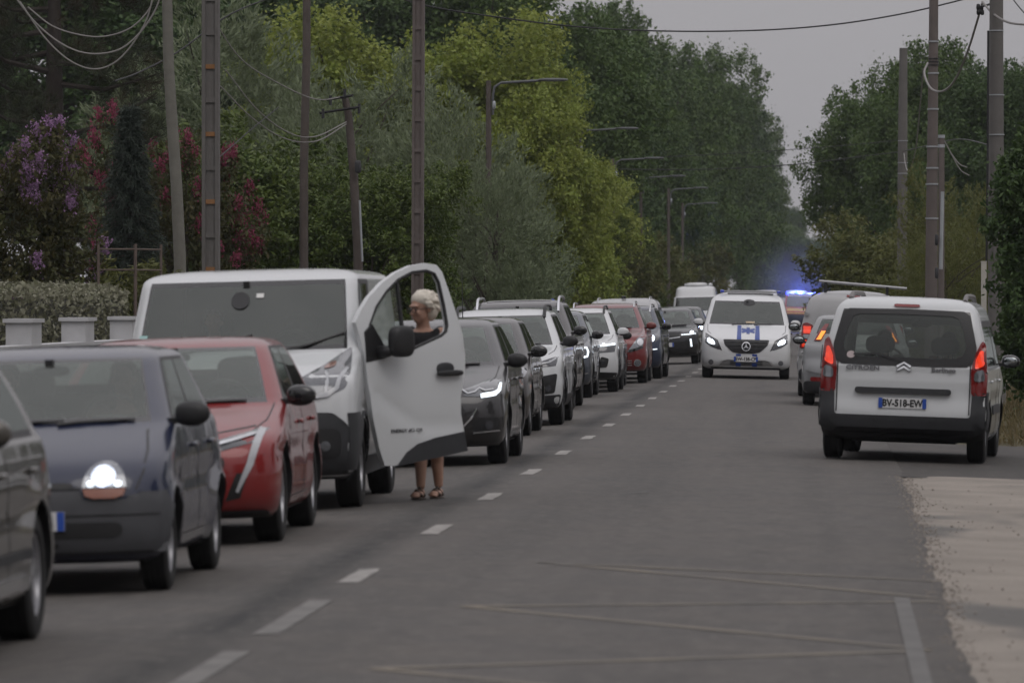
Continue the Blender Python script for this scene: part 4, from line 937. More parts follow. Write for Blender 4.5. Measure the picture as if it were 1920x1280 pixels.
gi = [(0, 1.595), (.50, 1.59), (.58, 1.555), (.63, 1.42), (.665, 1.27), (.655, 1.21), (.62, 1.15), (.56, 1.135), (.3, 1.125), (0, 1.13)]
c.B('window_surround', go+gi[::-1], BLACK, .006, True, depth=.008, res=.05)
c.B('rear_wiper', strip2d([(0, 1.085), (-.30, 1.16), (-.55, 1.15)], .022), BLACK, .014); c.B('window_sticker', ell(-.58, 1.145, .045, .038), simple('sticker_pale', (.5, .42, .42), .5), .008, res=.03)
c.B('parking_sensor', ell(.3, .45, .012), BLACK, .022, True, res=.02)
c.S('door_trim', rect(1.5, 3.2, .52, .62), GREYPL, .014); c.rails(.62, 1.9, 3.95, simple('rail_grey', (.14, .13, .125), .5), .06, .028)
c.place(1.0, 58.6, rear=True, axle=1, yaw=-4.6, slope=-.033)
# ---------------------------------------------------------------- people
def remesh(mb, name, mats, vox=.012, smooth=4):
    me = mb.mesh('tmp', mats, False); o = obj('tmp', me)
    md = o.modifiers.new('r', 'REMESH'); md.mode = 'VOXEL'; md.voxel_size = vox
    ms = o.modifiers.new('s', 'SMOOTH'); ms.factor = .5; ms.iterations = smooth
    dg = bpy.context.evaluated_depsgraph_get(); out = bpy.data.meshes.new_from_object(o.evaluated_get(dg)); bpy.data.objects.remove(o)
    out.name = name; out.polygons.foreach_set('use_smooth', np.ones(len(out.polygons), bool))
    out.materials.clear()
    for m in (mats if isinstance(mats, list) else [mats]): out.materials.append(m)
    return out
def head_into(m, c, M, s=1.0):
    """head of about 0.23 m facing -y, chin to crown, round c = head centre"""
    C = Vector(c)
    def e(p, d, n=2.0, seg=16, rings=12): m.sell(C+M @ (Vector(p)*s), (d[0]*s, d[1]*s, d[2]*s), n, seg, rings, 0, M)
    e((0, .012, .03), (.152, .19, .165), 2.1); e((0, -.022, -.035), (.124, .138, .155), 2.2); e((0, -.055, -.085), (.07, .06, .05))
    e((0, -.092, -.012), (.028, .04, .055)); e((0, -.105, -.028), (.032, .032, .024)); e((0, -.082, .035), (.115, .03, .022))
    e((.041, -.075, -.025), (.04, .03, .04)); e((-.041, -.075, -.025), (.04, .03, .04)); e((0, -.086, -.060), (.046, .018, .010)); e((0, -.086, -.071), (.042, .018, .010))
    for sx in (1, -1): e((sx*.078, .015, -.01), (.018, .04, .062))
def limb(m, pts, rad, seg=12): m.tube(pts, rad, seg)
def hand_into(m, w, d, n, sz=1.0, curl=.5):
    """w wrist, d forward, n palm normal (down)"""
    w, d, n = Vector(w), Vector(d).normalized(), Vector(n).normalized(); x = d.cross(n).normalized()
    m.sell(w+d*.045*sz, (.078*sz, .09*sz, .03*sz), 2.6, 12, 8, 0, Matrix((x, d, -n)).transposed())
    for k, (o_, l) in enumerate(((-.030, .070), (-.010, .080), (.011, .075), (.030, .058))):
        p0 = w+d*.078*sz+x*o_*sz; p1 = p0+d*l*.45*sz+n*curl*.012; p2 = p1+d*l*.33*sz+n*curl*.026; p3 = p2+d*l*.2*sz+n*curl*.028
        m.tube([p0-d*.02, p0, p1, p2, p3], [.009, .0095, .0088, .008, .006], 8)
    p0 = w+d*.025*sz-x*.034*sz; m.tube([p0, p0+(d*.6-x*.8)*.035+n*.006, p0+(d*.9-x*.6)*.062+n*.014], [.013, .011, .008], 8)
OCC = {}
def occupant(kind):
    if kind in OCC: return OCC[kind]
    shirt = {'dark': simple('shirt_dark', (.03, .03, .035), .85), 'tan': simple('shirt_tan', (.20, .15, .12), .85), 'red': simple('shirt_red', (.20, .05, .045), .85)}[kind]
    m = MB(); m.sell((0, .10, .40), (.36, .22, .52), 2.4, 16, 12); m.sell((0, .02, .10), (.36, .42, .20), 2.6, 14, 10)
    for s_ in (1, -1):
        m.sell((s_*.17, .10, .60), (.14, .15, .15)); m.tube([(s_*.19, .10, .58), (s_*.25, .02, .38), (s_*.17, -.20, .34)], [.055, .047, .036], 10)
        m.tube([(s_*.10, .0, .10), (s_*.12, -.42, .13), (s_*.12, -.50, -.20)], [.085, .065, .05], 10)
        hand_into(m, (s_*.165, -.21, .35), (-.1*s_, -1, .15), (0, 0, -1))
    m.tube([(0, .09, .62), (0, .07, .76)], [.062, .055], 12); head_into(m, (0, .055, .84), Matrix.Identity(3), 1.0)
    body = remesh(m, 'person', [SKIN], .014)
    h = MB(); h.sell((0, .085, .885), (.185, .20, .17), 2.1, 16, 12); h.sell((0, .12, .83), (.165, .14, .16), 2.1, 14, 10)
    t = MB(); t.sell((0, .10, .40), (.385, .245, .50), 2.4, 18, 12)
    for s_ in (1, -1): t.sell((s_*.17, .10, .595), (.165, .175, .165)); t.tube([(s_*.19, .10, .58), (s_*.235, .04, .43)], [.07, .06], 10)
    OCC[kind] = (body, remesh(h, 'hair', [simple('hair_brown', (.04, .028, .02), .7)], .016), remesh(t, 'shirt', [shirt], .014)); return OCC[kind]
def seat_person(car, sx, kind, label, row=0):
    b, h, t = occupant(kind); o = obj('person', b); tag(o, label, 'person', 'people sitting in the vehicles')
    obj('hair', h, o); obj('shirt', t, o)
    o.matrix_world = car.M @ Matrix.Translation((sx*.36*car.k[1], car.seat_y+.06, car.seat_z+.06)) @ Matrix.Scale(.93, 4)
seat_person(BERL, 1, 'dark', 'driver in dark clothing seen through the rear window of the white people mover')
seat_person(BERL, -1, 'red', 'passenger in red top seen through the rear window of the white people mover')
seat_person(CT, 1, 'tan', 'driver behind the windscreen of the small dark blue hatchback')
seat_person(CT, -1, 'dark', 'passenger in dark top inside the small dark blue hatchback')
seat_person(VAN, -1, 'tan', 'passenger in tan top behind the windscreen of the white van with open door')
# woman leaning at the open door
def woman():
    A = R_(-14); Rz = Matrix.Rotation(A, 3, 'Z'); I = Matrix.Identity(3)
    m = MB()
    m.sell((0, .0, .97), (.36, .24, .26), 2.3, 18, 12); m.sell((0, -.01, 1.15), (.32, .23, .30), 2.3, 18, 12); m.sell((0, -.04, 1.30), (.36, .24, .28), 2.3, 18, 12)
    for s_ in (1, -1):
        m.sell((s_*.08, -.135, 1.24), (.15, .13, .15)); m.sell((s_*.17, -.04, 1.385), (.13, .14, .12))
        fx, fy_ = (-.035, -.04) if s_ < 0 else (.04, .22)
        m.tube([(s_*.085, .0, .95), (s_*.075, -.02+fy_*.4, .52), (fx, .03+fy_*.8, .33), (fx, .035+fy_, .10)], [.095, .060, .056, .036], 14)
        m.sell((fx, -.03+fy_, .045), (.085, .21, .06), 2.3, 14, 8); m.sell((fx, .05+fy_, .05), (.065, .07, .08), 2.2)
        for k in range(5): m.sell((fx-(k-2)*.016, -.135+fy_+abs(k-1)*.008, .03), (.017, .045, .022), 2.2, 8, 6)
    # arms folded on the door sill
    m.tube([(.185, -.04, 1.38), (.235, -.12, 1.18), (.20, -.20, 1.13)], [.052, .044, .042], 12); m.tube([(.20, -.20, 1.13), (.06, -.38, 1.20), (.02, -.42, 1.215)], [.042, .035, .028], 12)
    hand_into(m, (.02, -.42, 1.215), (-.75, -.55, .0), (0, 0, -1), 1, .6)
    m.tube([(-.185, -.04, 1.38), (-.24, -.13, 1.19), (-.20, -.24, 1.14)], [.052, .044, .042], 12); m.tube([(-.20, -.24, 1.14), (-.06, -.40, 1.22), (-.03, -.43, 1.235)], [.042, .035, .028], 12)
    hand_into(m, (-.03, -.43, 1.235), (.7, -.6, .0), (0, 0, -1), 1, .6)
    m.tube([(0, -.035, 1.38), (0, -.05, 1.46), (0, -.075, 1.52)], [.075, .058, .055], 14)
    HM = Matrix.Rotation(R_(-32), 3, 'Z') @ Matrix.Rotation(R_(10), 3, 'X'); HC = Vector((0, -.095, 1.60)); head_into(m, HC, HM, 1.02)
    me = remesh(m, 'person', [SKIN], .0085, 2)
    o = obj('person', me); tag(o, 'grey-haired woman in black tank top and glasses standing behind the open van door', 'person')
    t = MB(); t.sell((0, -.01, 1.13), (.345, .255, .36), 2.4, 20, 12); t.sell((0, -.04, 1.295), (.375, .268, .25), 2.8, 20, 12)
    for s_ in (1, -1): t.sell((s_*.08, -.138, 1.235), (.165, .145, .15)); t.tube([(s_*.125, -.150, 1.28), (s_*.135, -.10, 1.41), (s_*.13, .02, 1.43), (s_*.11, .075, 1.30)], .034, 10)
    obj('tank_top', remesh(t, 'tank_top', [simple('black_cotton', (.012, .012, .013), .9)], .011), o)
    t = MB(); t.sell((0, .005, .90), (.40, .28, .34), 2.5, 20, 12)
    for s_ in (1, -1): t.tube([(s_*.09, 0, .88), (s_*.092, -.01, .56)], [.115, .10], 14)
    obj('shorts', remesh(t, 'shorts', [simple('shorts_cloth', (.06, .06, .065), .9)], .014), o)
    hm = MB(); rg = random.Random(3)
    hm.sell(HC+HM @ Vector((0, .035, .075)), (.20, .21, .15), 2.1, 18, 12, 0, HM); hm.sell(HC+HM @ Vector((0, .08, -.005)), (.185, .14, .23), 2.1, 18, 12, 0, HM)
    for k in range(170):
        a, b = rg.uniform(-2.1, 2.1), rg.uniform(-.15, 1.45); d = Vector((math.sin(a)*math.cos(b), math.cos(a)*math.cos(b), math.sin(b)))
        p = HC+HM @ (Vector((0, .025, .03))+Vector((d.x*.098, d.y*.115, d.z*.115))); q = p+HM @ Vector((rg.uniform(-.03, .03), .03+rg.uniform(-.01, .03), -.04+rg.uniform(-.04, .04)))
        hm.tube([p, (p+q)/2+HM @ d*.012, q], [.012, .013, .004], 6)
    obj('hair', remesh(hm, 'hair', [simple('hair_white', (.62, .57, .49), .7, var=.35, nscale=60)], .008, 1), o)
    g = MB()
    for s_ in (1, -1):
        g.tube([HC+HM @ Vector((s_*.034+.025*math.cos(a), -.108, .006+.02*math.sin(a))) for a in np.linspace(0, 2*math.pi, 17)], .0032, 6, cap=False)
        g.tube([HC+HM @ Vector((s_*.058, -.104, .01)), HC+HM @ Vector((s_*.082, .01, .005))], .0028, 6)
    g.tube([HC+HM @ Vector((-.01, -.11, .01)), HC+HM @ Vector((.01, -.11, .01))], .003, 6)
    obj('glasses', g.mesh('glasses', simple('spectacle_frame', (.02, .016, .014), .3)), o)
    s_ = MB()
    for k in (1, -1):
        fx, fy_ = (-.035, -.04) if k < 0 else (.04, .22)
        s_.sell((fx, -.02+fy_, .010), (.10, .27, .024), 2.6, 16, 6); s_.tube([(fx-.05, -.07+fy_, .03), (fx, -.08+fy_, .085), (fx+.05, -.07+fy_, .03)], .013, 8); s_.tube([(fx-.045, .02+fy_, .03), (fx, -.01+fy_, .105), (fx+.045, .02+fy_, .03)], .012, 8)
    obj('sandals', s_.mesh('sandals', simple('sandal_leather', (.05, .035, .025), .7)), o); 
    eb = MB()
    for s2 in (1, -1): eb.sell(HC+HM @ Vector((s2*.034, -.093, .005)), (.024, .012, .011), 2, 10, 8, 0, HM)
    obj('eyes', eb.mesh('eyes', simple('eye_dark', (.03, .025, .02), .2)), o)
    o.location = (-3.255, 44.65, gz(-3.33)); o.rotation_euler = (0, 0, A)
    return o
woman()
# ---------------------------------------------------------------- ground
def asphalt(name, base=.094):
    m, t, o = nmat(name); p = nn(t, 'ShaderNodeBsdfPrincipled')
    tc = nn(t, 'ShaderNodeTexCoord'); sp = nn(t, 'ShaderNodeSeparateXYZ'); t.links.new(tc.outputs['Object'], sp.inputs[0])
    grit = noise(t, 38, 4, rough=.8); mid = noise(t, 1.2, 6); streak = noise(t, 1.0, 4, vscale=(1.5, .035, 1)); blot = noise(t, .45, 5)
    c = mixc(t, ramp(t, grit, .3, .7), (base*.71, base*.66, base*.62), (base*1.38, base*1.30, base*1.22))
    c = mixc(t, ramp(t, mid, .35, .75), c, (base*1.18, base*1.07, base*.97))
    f2 = nn(t, 'ShaderNodeMath', operation='MULTIPLY'); t.links.new(ramp(t, streak, .45, .75), f2.inputs[0]); f2.inputs[1].default_value = .6
    c = mixc(t, f2.outputs[0], c, (base*.62, base*.60, base*.58))
    f3 = nn(t, 'ShaderNodeMath', operation='MULTIPLY'); t.links.new(ramp(t, blot, .5, .7), f3.inputs[0]); f3.inputs[1].default_value = .35
    c = mixc(t, f3.outputs[0], c, (base*.72, base*.71, base*.70))
    # tarred joint along the middle of the road
    ds = nn(t, 'ShaderNodeMath', operation='SUBTRACT'); t.links.new(sp.outputs['X'], ds.inputs[0]); ds.inputs[1].default_value = -3.0
    ab = nn(t, 'ShaderNodeMath', operation='ABSOLUTE'); t.links.new(ds.outputs[0], ab.inputs[0])
    wv = nn(t, 'ShaderNodeMath', operation='MULTIPLY'); t.links.new(ramp(t, noise(t, .8, 4, vscale=(1, .4, 1)), .15, .6), wv.inputs[0]); t.links.new(ramp(t, ab.outputs[0], .26, .02), wv.inputs[1])
    c = mixc(t, wv.outputs[0], c, (base*.35, base*.35, base*.35))
    n5 = noise(t, 5.5, 5, rough=.75, vscale=(1.6, .55, 1)); f5 = nn(t, 'ShaderNodeMath', operation='MULTIPLY'); t.links.new(ramp(t, n5, .48, .72), f5.inputs[0]); f5.inputs[1].default_value = .5
    c = mixc(t, f5.outputs[0], c, (base*1.75, base*1.62, base*1.48))
    n6 = noise(t, 3.2, 4, rough=.7, vscale=(1.3, .7, 1)); f6 = nn(t, 'ShaderNodeMath', operation='MULTIPLY'); t.links.new(ramp(t, n6, .52, .70), f6.inputs[0]); f6.inputs[1].default_value = .4
    c = mixc(t, f6.outputs[0], c, (base*.55, base*.52, base*.50))
    t.links.new(c, p.inputs['Base Color']); p.inputs['Roughness'].default_value = .72; p.inputs['Specular IOR Level'].default_value = .2
    b = nn(t, 'ShaderNodeBump'); b.inputs['Strength'].default_value = .5; b.inputs['Distance'].default_value = .012
    t.links.new(grit, b.inputs['Height']); t.links.new(b.outputs[0], p.inputs['Normal'])
    t.links.new(p.outputs[0], o.inputs[0]); return m
ASP = asphalt('asphalt'); ASP2 = asphalt('asphalt_drive', .066)
def sheet(name, rows, mat, kind='structure'):
    """rows: list of (list of points) of equal length"""
    v = [p for r in rows for p in r]; k = len(rows[0])
    f = [(i*k+j, i*k+j+1, (i+1)*k+j+1, (i+1)*k+j) for i in range(len(rows)-1) for j in range(k-1)]
    o = obj(name, mesh(name, v, f, mat, None, True)); 
    if kind: o['kind'] = kind
    return o
def grassmat(name, a, b, c_):
    m, t, o = nmat(name); p = nn(t, 'ShaderNodeBsdfPrincipled'); n1 = noise(t, .35, 6); n2 = noise(t, 18, 4)
    c = mixc(t, ramp(t, n1, .35, .65), a, b); c = mixc(t, ramp(t, n2, .4, .75), c, c_); t.links.new(c, p.inputs['Base Color']); p.inputs['Roughness'].default_value = .9
    bu = nn(t, 'ShaderNodeBump'); bu.inputs['Distance'].default_value = .05; t.links.new(n2, bu.inputs['Height']); t.links.new(bu.outputs[0], p.inputs['Normal'])
    t.links.new(p.outputs[0], o.inputs[0]); return m
GRASSG = grassmat('verge_grass', (.075, .07, .035), (.12, .095, .055), (.05, .055, .025))
gx = [-300, -40, -10, -6.6, -6.2, -2.7, .6, 1.2, 3, 7, 40, 300]; gzv = [-.2, -.16, -.14, -.13, -.14, -.08, -.15, -.16, -.19, -.335, -.34, -.34]
sheet('ground', [[(x, y, z) for x, z in zip(gx, gzv)] for y in (-150, -60, 0, 50, 100, 200, 400, 700, 1000)], GRASSG)
# the road with its worn right edge
Ys = [3]+[8+.22*i for i in range(245)]+[64, 70, 90, 120, 160, 220, 300, 420, 600, 900]
rg = random.Random(5)
def edge_x(Y):
    if Y > 56: return .9
    pts = [(3, .66), (20, .70), (28, .735), (35, .77), (45, .83), (52.6, .87), (56, .9)]
    for (a, b), (c_, d) in zip(pts, pts[1:]):
        if a <= Y <= c_: x = b+(d-b)*(Y-a)/(c_-a); break
    return x+rg.uniform(-.012, .012)+.016*math.sin(Y*.83)+.010*math.sin(Y*2.9+1)+.008*math.sin(Y*6.7)
rows = []
for Y in Ys:
    xe = edge_x(Y); rows.append([(x, Y, gz(x)) for x in (-6.3, -5.2, -4.2, -3.4, -2.7, -2.0, -1.2, -.4, .2, xe)]+[(xe+.03, Y, gz(xe)-.05)])
road = sheet('road', rows, ASP)
# driveway mouth on the right
sheet('driveway', [[(x, Y, gz(x)-.003 if x > .9 else gz(x)+.004-.008) for x in (.86, 2, 3.5, 5, 7)]+[(40, Y, -.30)] for Y in (53.0, 56, 60, 63, 66.2)], ASP2)
# sandy verge with pebbles
m_, t, o = nmat('sand'); p = nn(t, 'ShaderNodeBsdfPrincipled'); n1 = noise(t, .9, 6); n2 = noise(t, 16, 5, rough=.7); n3 = noise(t, .55, 3, vscale=(1, .35, 1))
c_ = mixc(t, ramp(t, n1, .3, .7), (.31, .275, .238), (.215, .192, .166)); c_ = mixc(t, ramp(t, n2, .58, .78), c_, (.10, .085, .07)); c_ = mixc(t, ramp(t, n3, .56, .64), c_, (.125, .12, .112))
t.links.new(c_, p.inputs['Base Color']); p.inputs['Roughness'].default_value = .95
b_ = nn(t, 'ShaderNodeBump'); b_.inputs['Distance'].default_value = .03; b_.inputs['Strength'].default_value = .7; t.links.new(n2, b_.inputs['Height']); t.links.new(b_.outputs[0], p.inputs['Normal']); t.links.new(p.outputs[0], o.inputs[0]); SAND = m_
rows = []
for Y in list(np.arange(6, 53.2, 1.2))+[53.4]:
    rows.append([(x, Y, gz(x)+(.003 if Y > 51.5 else -.014+.010*math.sin(x*3+Y*.9)*math.cos(Y*.7+x)) if x > .95 else gz(x)-.014) for x in (.5, .9, 1.3, 1.8, 2.4, 3.2, 4.5, 7, 20)])
sheet('sandy_verge', rows, SAND)
PEB = simple('pebble_grey', (.27, .24, .21), .9, var=.4, nscale=9)
mp = MB()
for k in range(220):
    Y = rg.uniform(24, 53); x = .92+abs(rg.gauss(0, 1.3)); r = rg.uniform(.004, .012)*(1.5 if rg.random() < .07 else 1)
    mp.sell((x, Y, gz(x)-.008+.010*math.sin(x*3+Y*.9)*math.cos(Y*.7+x)), (r*2.2, r*1.8, r*1.3), 2.3, 6, 4, 0, Matrix.Rotation(rg.uniform(0, 3), 3, 'Z'))
for k in range(900):
    Y = 24+29*rg.random()**.8; x = edge_x(Y)+rg.gauss(.03, .06); r = rg.uniform(.004, .011); mp.sell((x, Y, gz(x)+(.002 if x < edge_x(Y) else -.008)), (r*2.4, r*1.8, r*1.2), 2.3, 6, 4, 0, Matrix.Rotation(rg.uniform(0, 3), 3, 'Z'))
tag(mp.build('gravel', PEB), 'scattered small pebbles on the sandy verge', 'gravel', None, 'stuff')
# painted dashes
def worn(name, col, a=.42, b=.62, sc=7):
    m, t, o = nmat(name); p = nn(t, 'ShaderNodeBsdfPrincipled'); c = mixc(t, ramp(t, noise(t, sc, 6, rough=.7), a, b), col, (.10, .096, .092))
    t.links.new(c, p.inputs['Base Color']); p.inputs['Roughness'].default_value = .75; t.links.new(p.outputs[0], o.inputs[0]); return m
WHP = worn('road_paint_white', (.33, .315, .295), .45, .72); YEP = worn('road_paint_yellow', (.235, .198, .145), .28, .72, 1.6); EDP = worn('edge_paint', (.15, .146, .138), .30, .6, 2.2)
def on_road(name, pts, w, mat, dz=.004):
    s2 = strip2d([(p[0], p[1]) for p in pts], w); n = len(pts); L_, Rr = s2[:n], s2[n:][::-1]; v = []; f = []
    for a, b in zip(L_, Rr):
        for k in range(4):
            x = a[0]+(b[0]-a[0])*k/3; y = a[1]+(b[1]-a[1])*k/3; v.append((x, y, gz(x)+dz))
    for i in range(n-1):
        for k in range(3): f.append((i*4+k, i*4+k+1, (i+1)*4+k+1, (i+1)*4+k))
    return obj(name, mesh(name, v, f, mat, None, False), road)
for k in range(-1, 30):
    Y = 38.45+6.5*k; on_road('lane_dash', [(-2.72+rg.uniform(-.01, .01), Y-.82+.4*i) for i in range(5)], .13, WHP)
WHP2 = worn('road_paint_rubbed', (.20, .192, .18), .34, .66, 3)
for Y in (26.3, 22.0, 17.7, 13.4): on_road('lane_dash', [(-2.71, Y+3.0*i/9) for i in range(10)], .13, WHP2)
def seg(a, b, n=26):
    A, B = at(*a), at(*b); return [(A.x+(B.x-A.x)*i/n, A.y+(B.y-A.y)*i/n) for i in range(n+1)]
for a, b in (((869, 1138), (1762, 1126)), ((869, 1138), (1740, 1216)), ((700, 1256), (1740, 1218)), ((1012, 1055), (1760, 1120)), ((1012, 1055), (1762, 1088)), ((700, 1256), (1500, 1330))):
    on_road('bus_stop_marking', seg(a, b), .10, YEP)
e0, e1 = at(1690, 1120), at(1760, 1400)
on_road('edge_line', [(e0.x+(e1.x-e0.x)*i/20, e0.y+(e1.y-e0.y)*i/20) for i in range(21)], .09, EDP, .006)
for a, b in (((1180, 925), (1215, 922)), ((1165, 1021), (1190, 1021))): on_road('paint_fleck', seg(a, b, 4), .05, EDP)

# ---------------------------------------------------------------- vegetation
def diamond(c, ax, sd, l, w):
    """leaf diamonds: centres c, unit axis ax, side sd"""
    n = len(c); V = np.empty((n, 4, 3)); l = l[:, None]; w = w[:, None]
    V[:, 0] = c-ax*l*.5; V[:, 1] = c+sd*w*.5+ax*l*.06; V[:, 2] = c+ax*l*.5; V[:, 3] = c-sd*w*.5+ax*l*.06
    return V.reshape(-1, 3)
def unit(v): return v/np.maximum(np.linalg.norm(v, axis=1, keepdims=True), 1e-9)
def lobes_sample(rng, lobes, n, shell=.55, gap=0):
    lob = np.array(lobes); vol = np.prod(lob[:, 3:], 1)**(2/3); i = rng.choice(len(lob), n, p=vol/vol.sum())
    d = unit(rng.normal(size=(n, 3))); r = (shell+(1-shell)*rng.random(n)**.6)[:, None]
    return lob[i, :3]+d*lob[i, 3:]*r, d
def crown(rng, lobes, clumps, per, leaf, cr, mat, asp=.55, up=.35, shell=.5, droop=0, name='crown', tint=.35, jit=.35, axis=None, elong=None):
    C, D = lobes_sample(rng, lobes, clumps, shell)
    k = np.repeat(np.arange(clumps), per); n = len(k)
    off = rng.normal(size=(n, 3))*cr*(.6+.8*rng.random((clumps, 1))[k])
    if elong is not None:                                   # shoots: clumps stretched along an outward-up axis
        a = unit(D+np.array([0, 0, elong[1]])+rng.normal(size=D.shape)*.25)[k]; t = rng.random(n)[:, None]
        off = off*(1-.75*t)+a*t*elong[0]
    P = C[k]+off; P[:, 2] -= droop*np.linalg.norm(off, axis=1)
    nrm = unit(D[k]*.5+rng.normal(size=(n, 3))*.8+np.array([0, 0, up]))
    ax = unit(np.cross(nrm, rng.normal(size=(n, 3))))
    if axis is not None: ax = unit(ax*.5+np.array(axis)*axis_len+D[k]*.5) if False else unit(ax*.45+np.array(axis)+D[k]*.4)
    sd = unit(np.cross(nrm, ax)); l = leaf*(1-jit+2*jit*rng.random(n))
    tn = np.clip((rng.random(clumps)[k]*.7+rng.random(n)*.5)*tint, 0, 1)
    return fast_mesh(name, diamond(P, ax, sd, l, l*asp), 4, mat, tn), C
BARK = simple('bark', (.075, .062, .05), .95, var=.45, nscale=7, bump=.6); BARKD = simple('bark_dark', (.035, .028, .024), .95, var=.4, nscale=8, bump=.6)
def trunk_mesh(rng, C, h, r, base_split=.3, limbs=22, mat=BARK):
    m = MB(); top = np.array([rng.normal()*.2, rng.normal()*.2, h])
    pts = [np.array([0, 0, -.25])]+[top*t+np.array([rng.normal()*.08, rng.normal()*.08, 0]) for t in (.15, .35, .55, .75)]+[top]
    m.tube(pts, [r*1.25, r, r*.85, r*.65, r*.45, r*.15], 9)
    for i in rng.choice(len(C), min(limbs, len(C)), replace=False):
        e = C[i]; t = rng.uniform(base_split, .85)*min(1, max(.2, e[2]/h)); s = top*t; mid = (s+e)/2+np.array([0, 0, .25*h*.15])
        rr = r*(.45-.25*t)
        m.tube([s, s*.6+mid*.4+[0, 0, .1], mid, e*.75+mid*.25, e], [rr, rr*.8, rr*.6, rr*.4, rr*.15], 6)
    return m.mesh('trunk', mat)
PROTO = {}
def proto(key, fn):
    if key not in PROTO: PROTO[key] = fn()
    return PROTO[key]
def tree(name, label, key, loc, s=1.0, rz=0.0, sz=None, group=None, cat='tree'):
    parts = PROTO[key]; e = empty(name, loc); tag(e, label, cat, group); e.rotation_euler = (0, 0, rz); e.scale = (s, s, sz or s)
    for nm, me in parts: obj(nm, me, e)
    return e
OAKL = leafmat('oak_leaf', ((.044, .086, .024), (.090, .145, .040), (.150, .190, .060)), .25)
OAKD = leafmat('oak_leaf_dark', ((.036, .074, .026), (.072, .122, .040), (.120, .158, .055)), .22)
YELL = leafmat('maple_leaf', ((.195, .265, .055), (.275, .335, .075), (.31, .29, .075)), .38)
WILL = leafmat('willow_leaf', ((0.119, 0.152, 0.082), (0.184, 0.224, 0.126), (0.239, 0.275, 0.167)), .25)
LAUR = leafmat('laurel_leaf', ((.040, .074, .016), (.082, .125, .026), (.185, .21, .05)), .22, .45)
PINE = leafmat('pine_needle', ((0.024, 0.034, 0.016), (0.042, 0.052, 0.025), (0.056, 0.044, 0.026)), .15)
SPRU = leafmat('spruce_needle', ((.024, .036, .028), (.038, .052, .040), (.05, .062, .045)), .1)
FAIR = leafmat('feathery_leaf', ((0.089, 0.109, 0.034), (0.140, 0.154, 0.050), (0.179, 0.165, 0.055)), .3)
HEDG = leafmat('hedge_leaf', ((.17, .175, .11), (.30, .29, .22), (.12, .125, .07)), .2)
RUST = leafmat('rusty_leaf', ((.080, .110, .03), (.115, .140, .04), (.17, .11, .04)), .3)
LILA = leafmat('lilac_blossom', ((.30, .17, .32), (.42, .27, .44), (.24, .12, .24)), .3)
PINK = leafmat('pink_blossom', ((.24, .045, .09), (.32, .07, .13), (.22, .05, .08)), .3)
MYRT = leafmat('myrtle_leaf', ((0.042, 0.055, 0.020), (0.073, 0.086, 0.031), (0.124, 0.072, 0.032)), .3)
def mk_oak(seed, mat, h=12.0, rx=4.4, leaf=.155, clumps=900, per=110):
    def f():
        r = np.random.default_rng(seed); lob = [(0, 0, h*.62, rx*.75, rx*.75, h*.28)]
        for k in range(15):
            a = r.uniform(0, 6.28); z = r.uniform(.26, .90); q = rx*(.62 if z < .7 else .42)*r.uniform(.7, 1.12); s = rx*r.uniform(.26, .42)
            lob.append((q*math.cos(a), q*math.sin(a), z*h, s, s, s*.85))
        me, C = crown(r, lob, clumps, per, leaf, .36, mat, .62, shell=.45, elong=(.75, .35))
        return [('trunk', trunk_mesh(r, C, h*.8, .28)), ('crown', me)]
    return f
proto('oakA', mk_oak(11, OAKL)); proto('oakB', mk_oak(12, OAKD, 12.5, 4.0)); proto('oakC', mk_oak(13, OAKL, 12, 4.8, .155))
proto('maple', mk_oak(14, YELL, 9.5, 3.4, .135, 760, 120))
def mk_willow(seed, mat, h=8, rx=3.2, leaf=.20, clumps=620, per=75, asp=.2):
    def f():
        r = np.random.default_rng(seed); lob = [(0, 0, h*.52, rx*.8, rx*.8, h*.42)]
        for k in range(14):
            a = r.uniform(0, 6.28); z = r.uniform(.15, .85); q = rx*r.uniform(.4, .85)*(1-.5*max(0, z-.5)); s = rx*r.uniform(.25, .42)
            lob.append((q*math.cos(a), q*math.sin(a), z*h, s, s, s*1.35))
        me, C = crown(r, lob, clumps, per, leaf, .20, mat, asp, up=.1, shell=.45, axis=(0, 0, .25), elong=(.8, .7))
        return [('trunk', trunk_mesh(r, C, h*.8, .16, .15, 26)), ('crown', me)]
    return f
proto('willow', mk_willow(21, WILL)); proto('feather', mk_willow(22, FAIR, 6, 2.4, .16, 420, 75, .22))
def mk_shrub(seed, mat, h=4.5, rx=2.3, leaf=.105, clumps=620, per=105, cr=.17, asp=.38, elong=(.42, .9)):
    def f():
        r = np.random.default_rng(seed); lob = [(0, 0, h*.45, rx*.85, rx*.85, h*.45)]
        for k in range(12):
            a = r.uniform(0, 6.28); z = r.uniform(.12, .85); q = rx*r.uniform(.45, .8)*(1-.45*max(0, z-.5)); s = rx*r.uniform(.25, .4)
            lob.append((q*math.cos(a), q*math.sin(a), z*h, s, s, s))
        me, C = crown(r, lob, clumps, per, leaf, cr, mat, asp, shell=.6, elong=elong)
        return [('trunk', trunk_mesh(r, C, h*.6, .09, .1, 18)), ('crown', me)]
    return f
proto('laurel', mk_shrub(31, LAUR)); proto('laurelB', mk_shrub(32, LAUR, 5.2, 2.2, .10)); proto('rusty', mk_shrub(33, RUST, 4.5, 2.4, .16, 420, 70))
proto('bushg', mk_shrub(34, FAIR, 3.6, 1.9, .12, 420, 75)); proto('cypress', mk_shrub(36, FAIR, 1.9, .9, .09, 260, 70, .07, .25, (.3, 1.6)))
proto('tallshrub', mk_shrub(37, OAKD, 7.0, 1.5, .14, 620, 75, .17, .45))
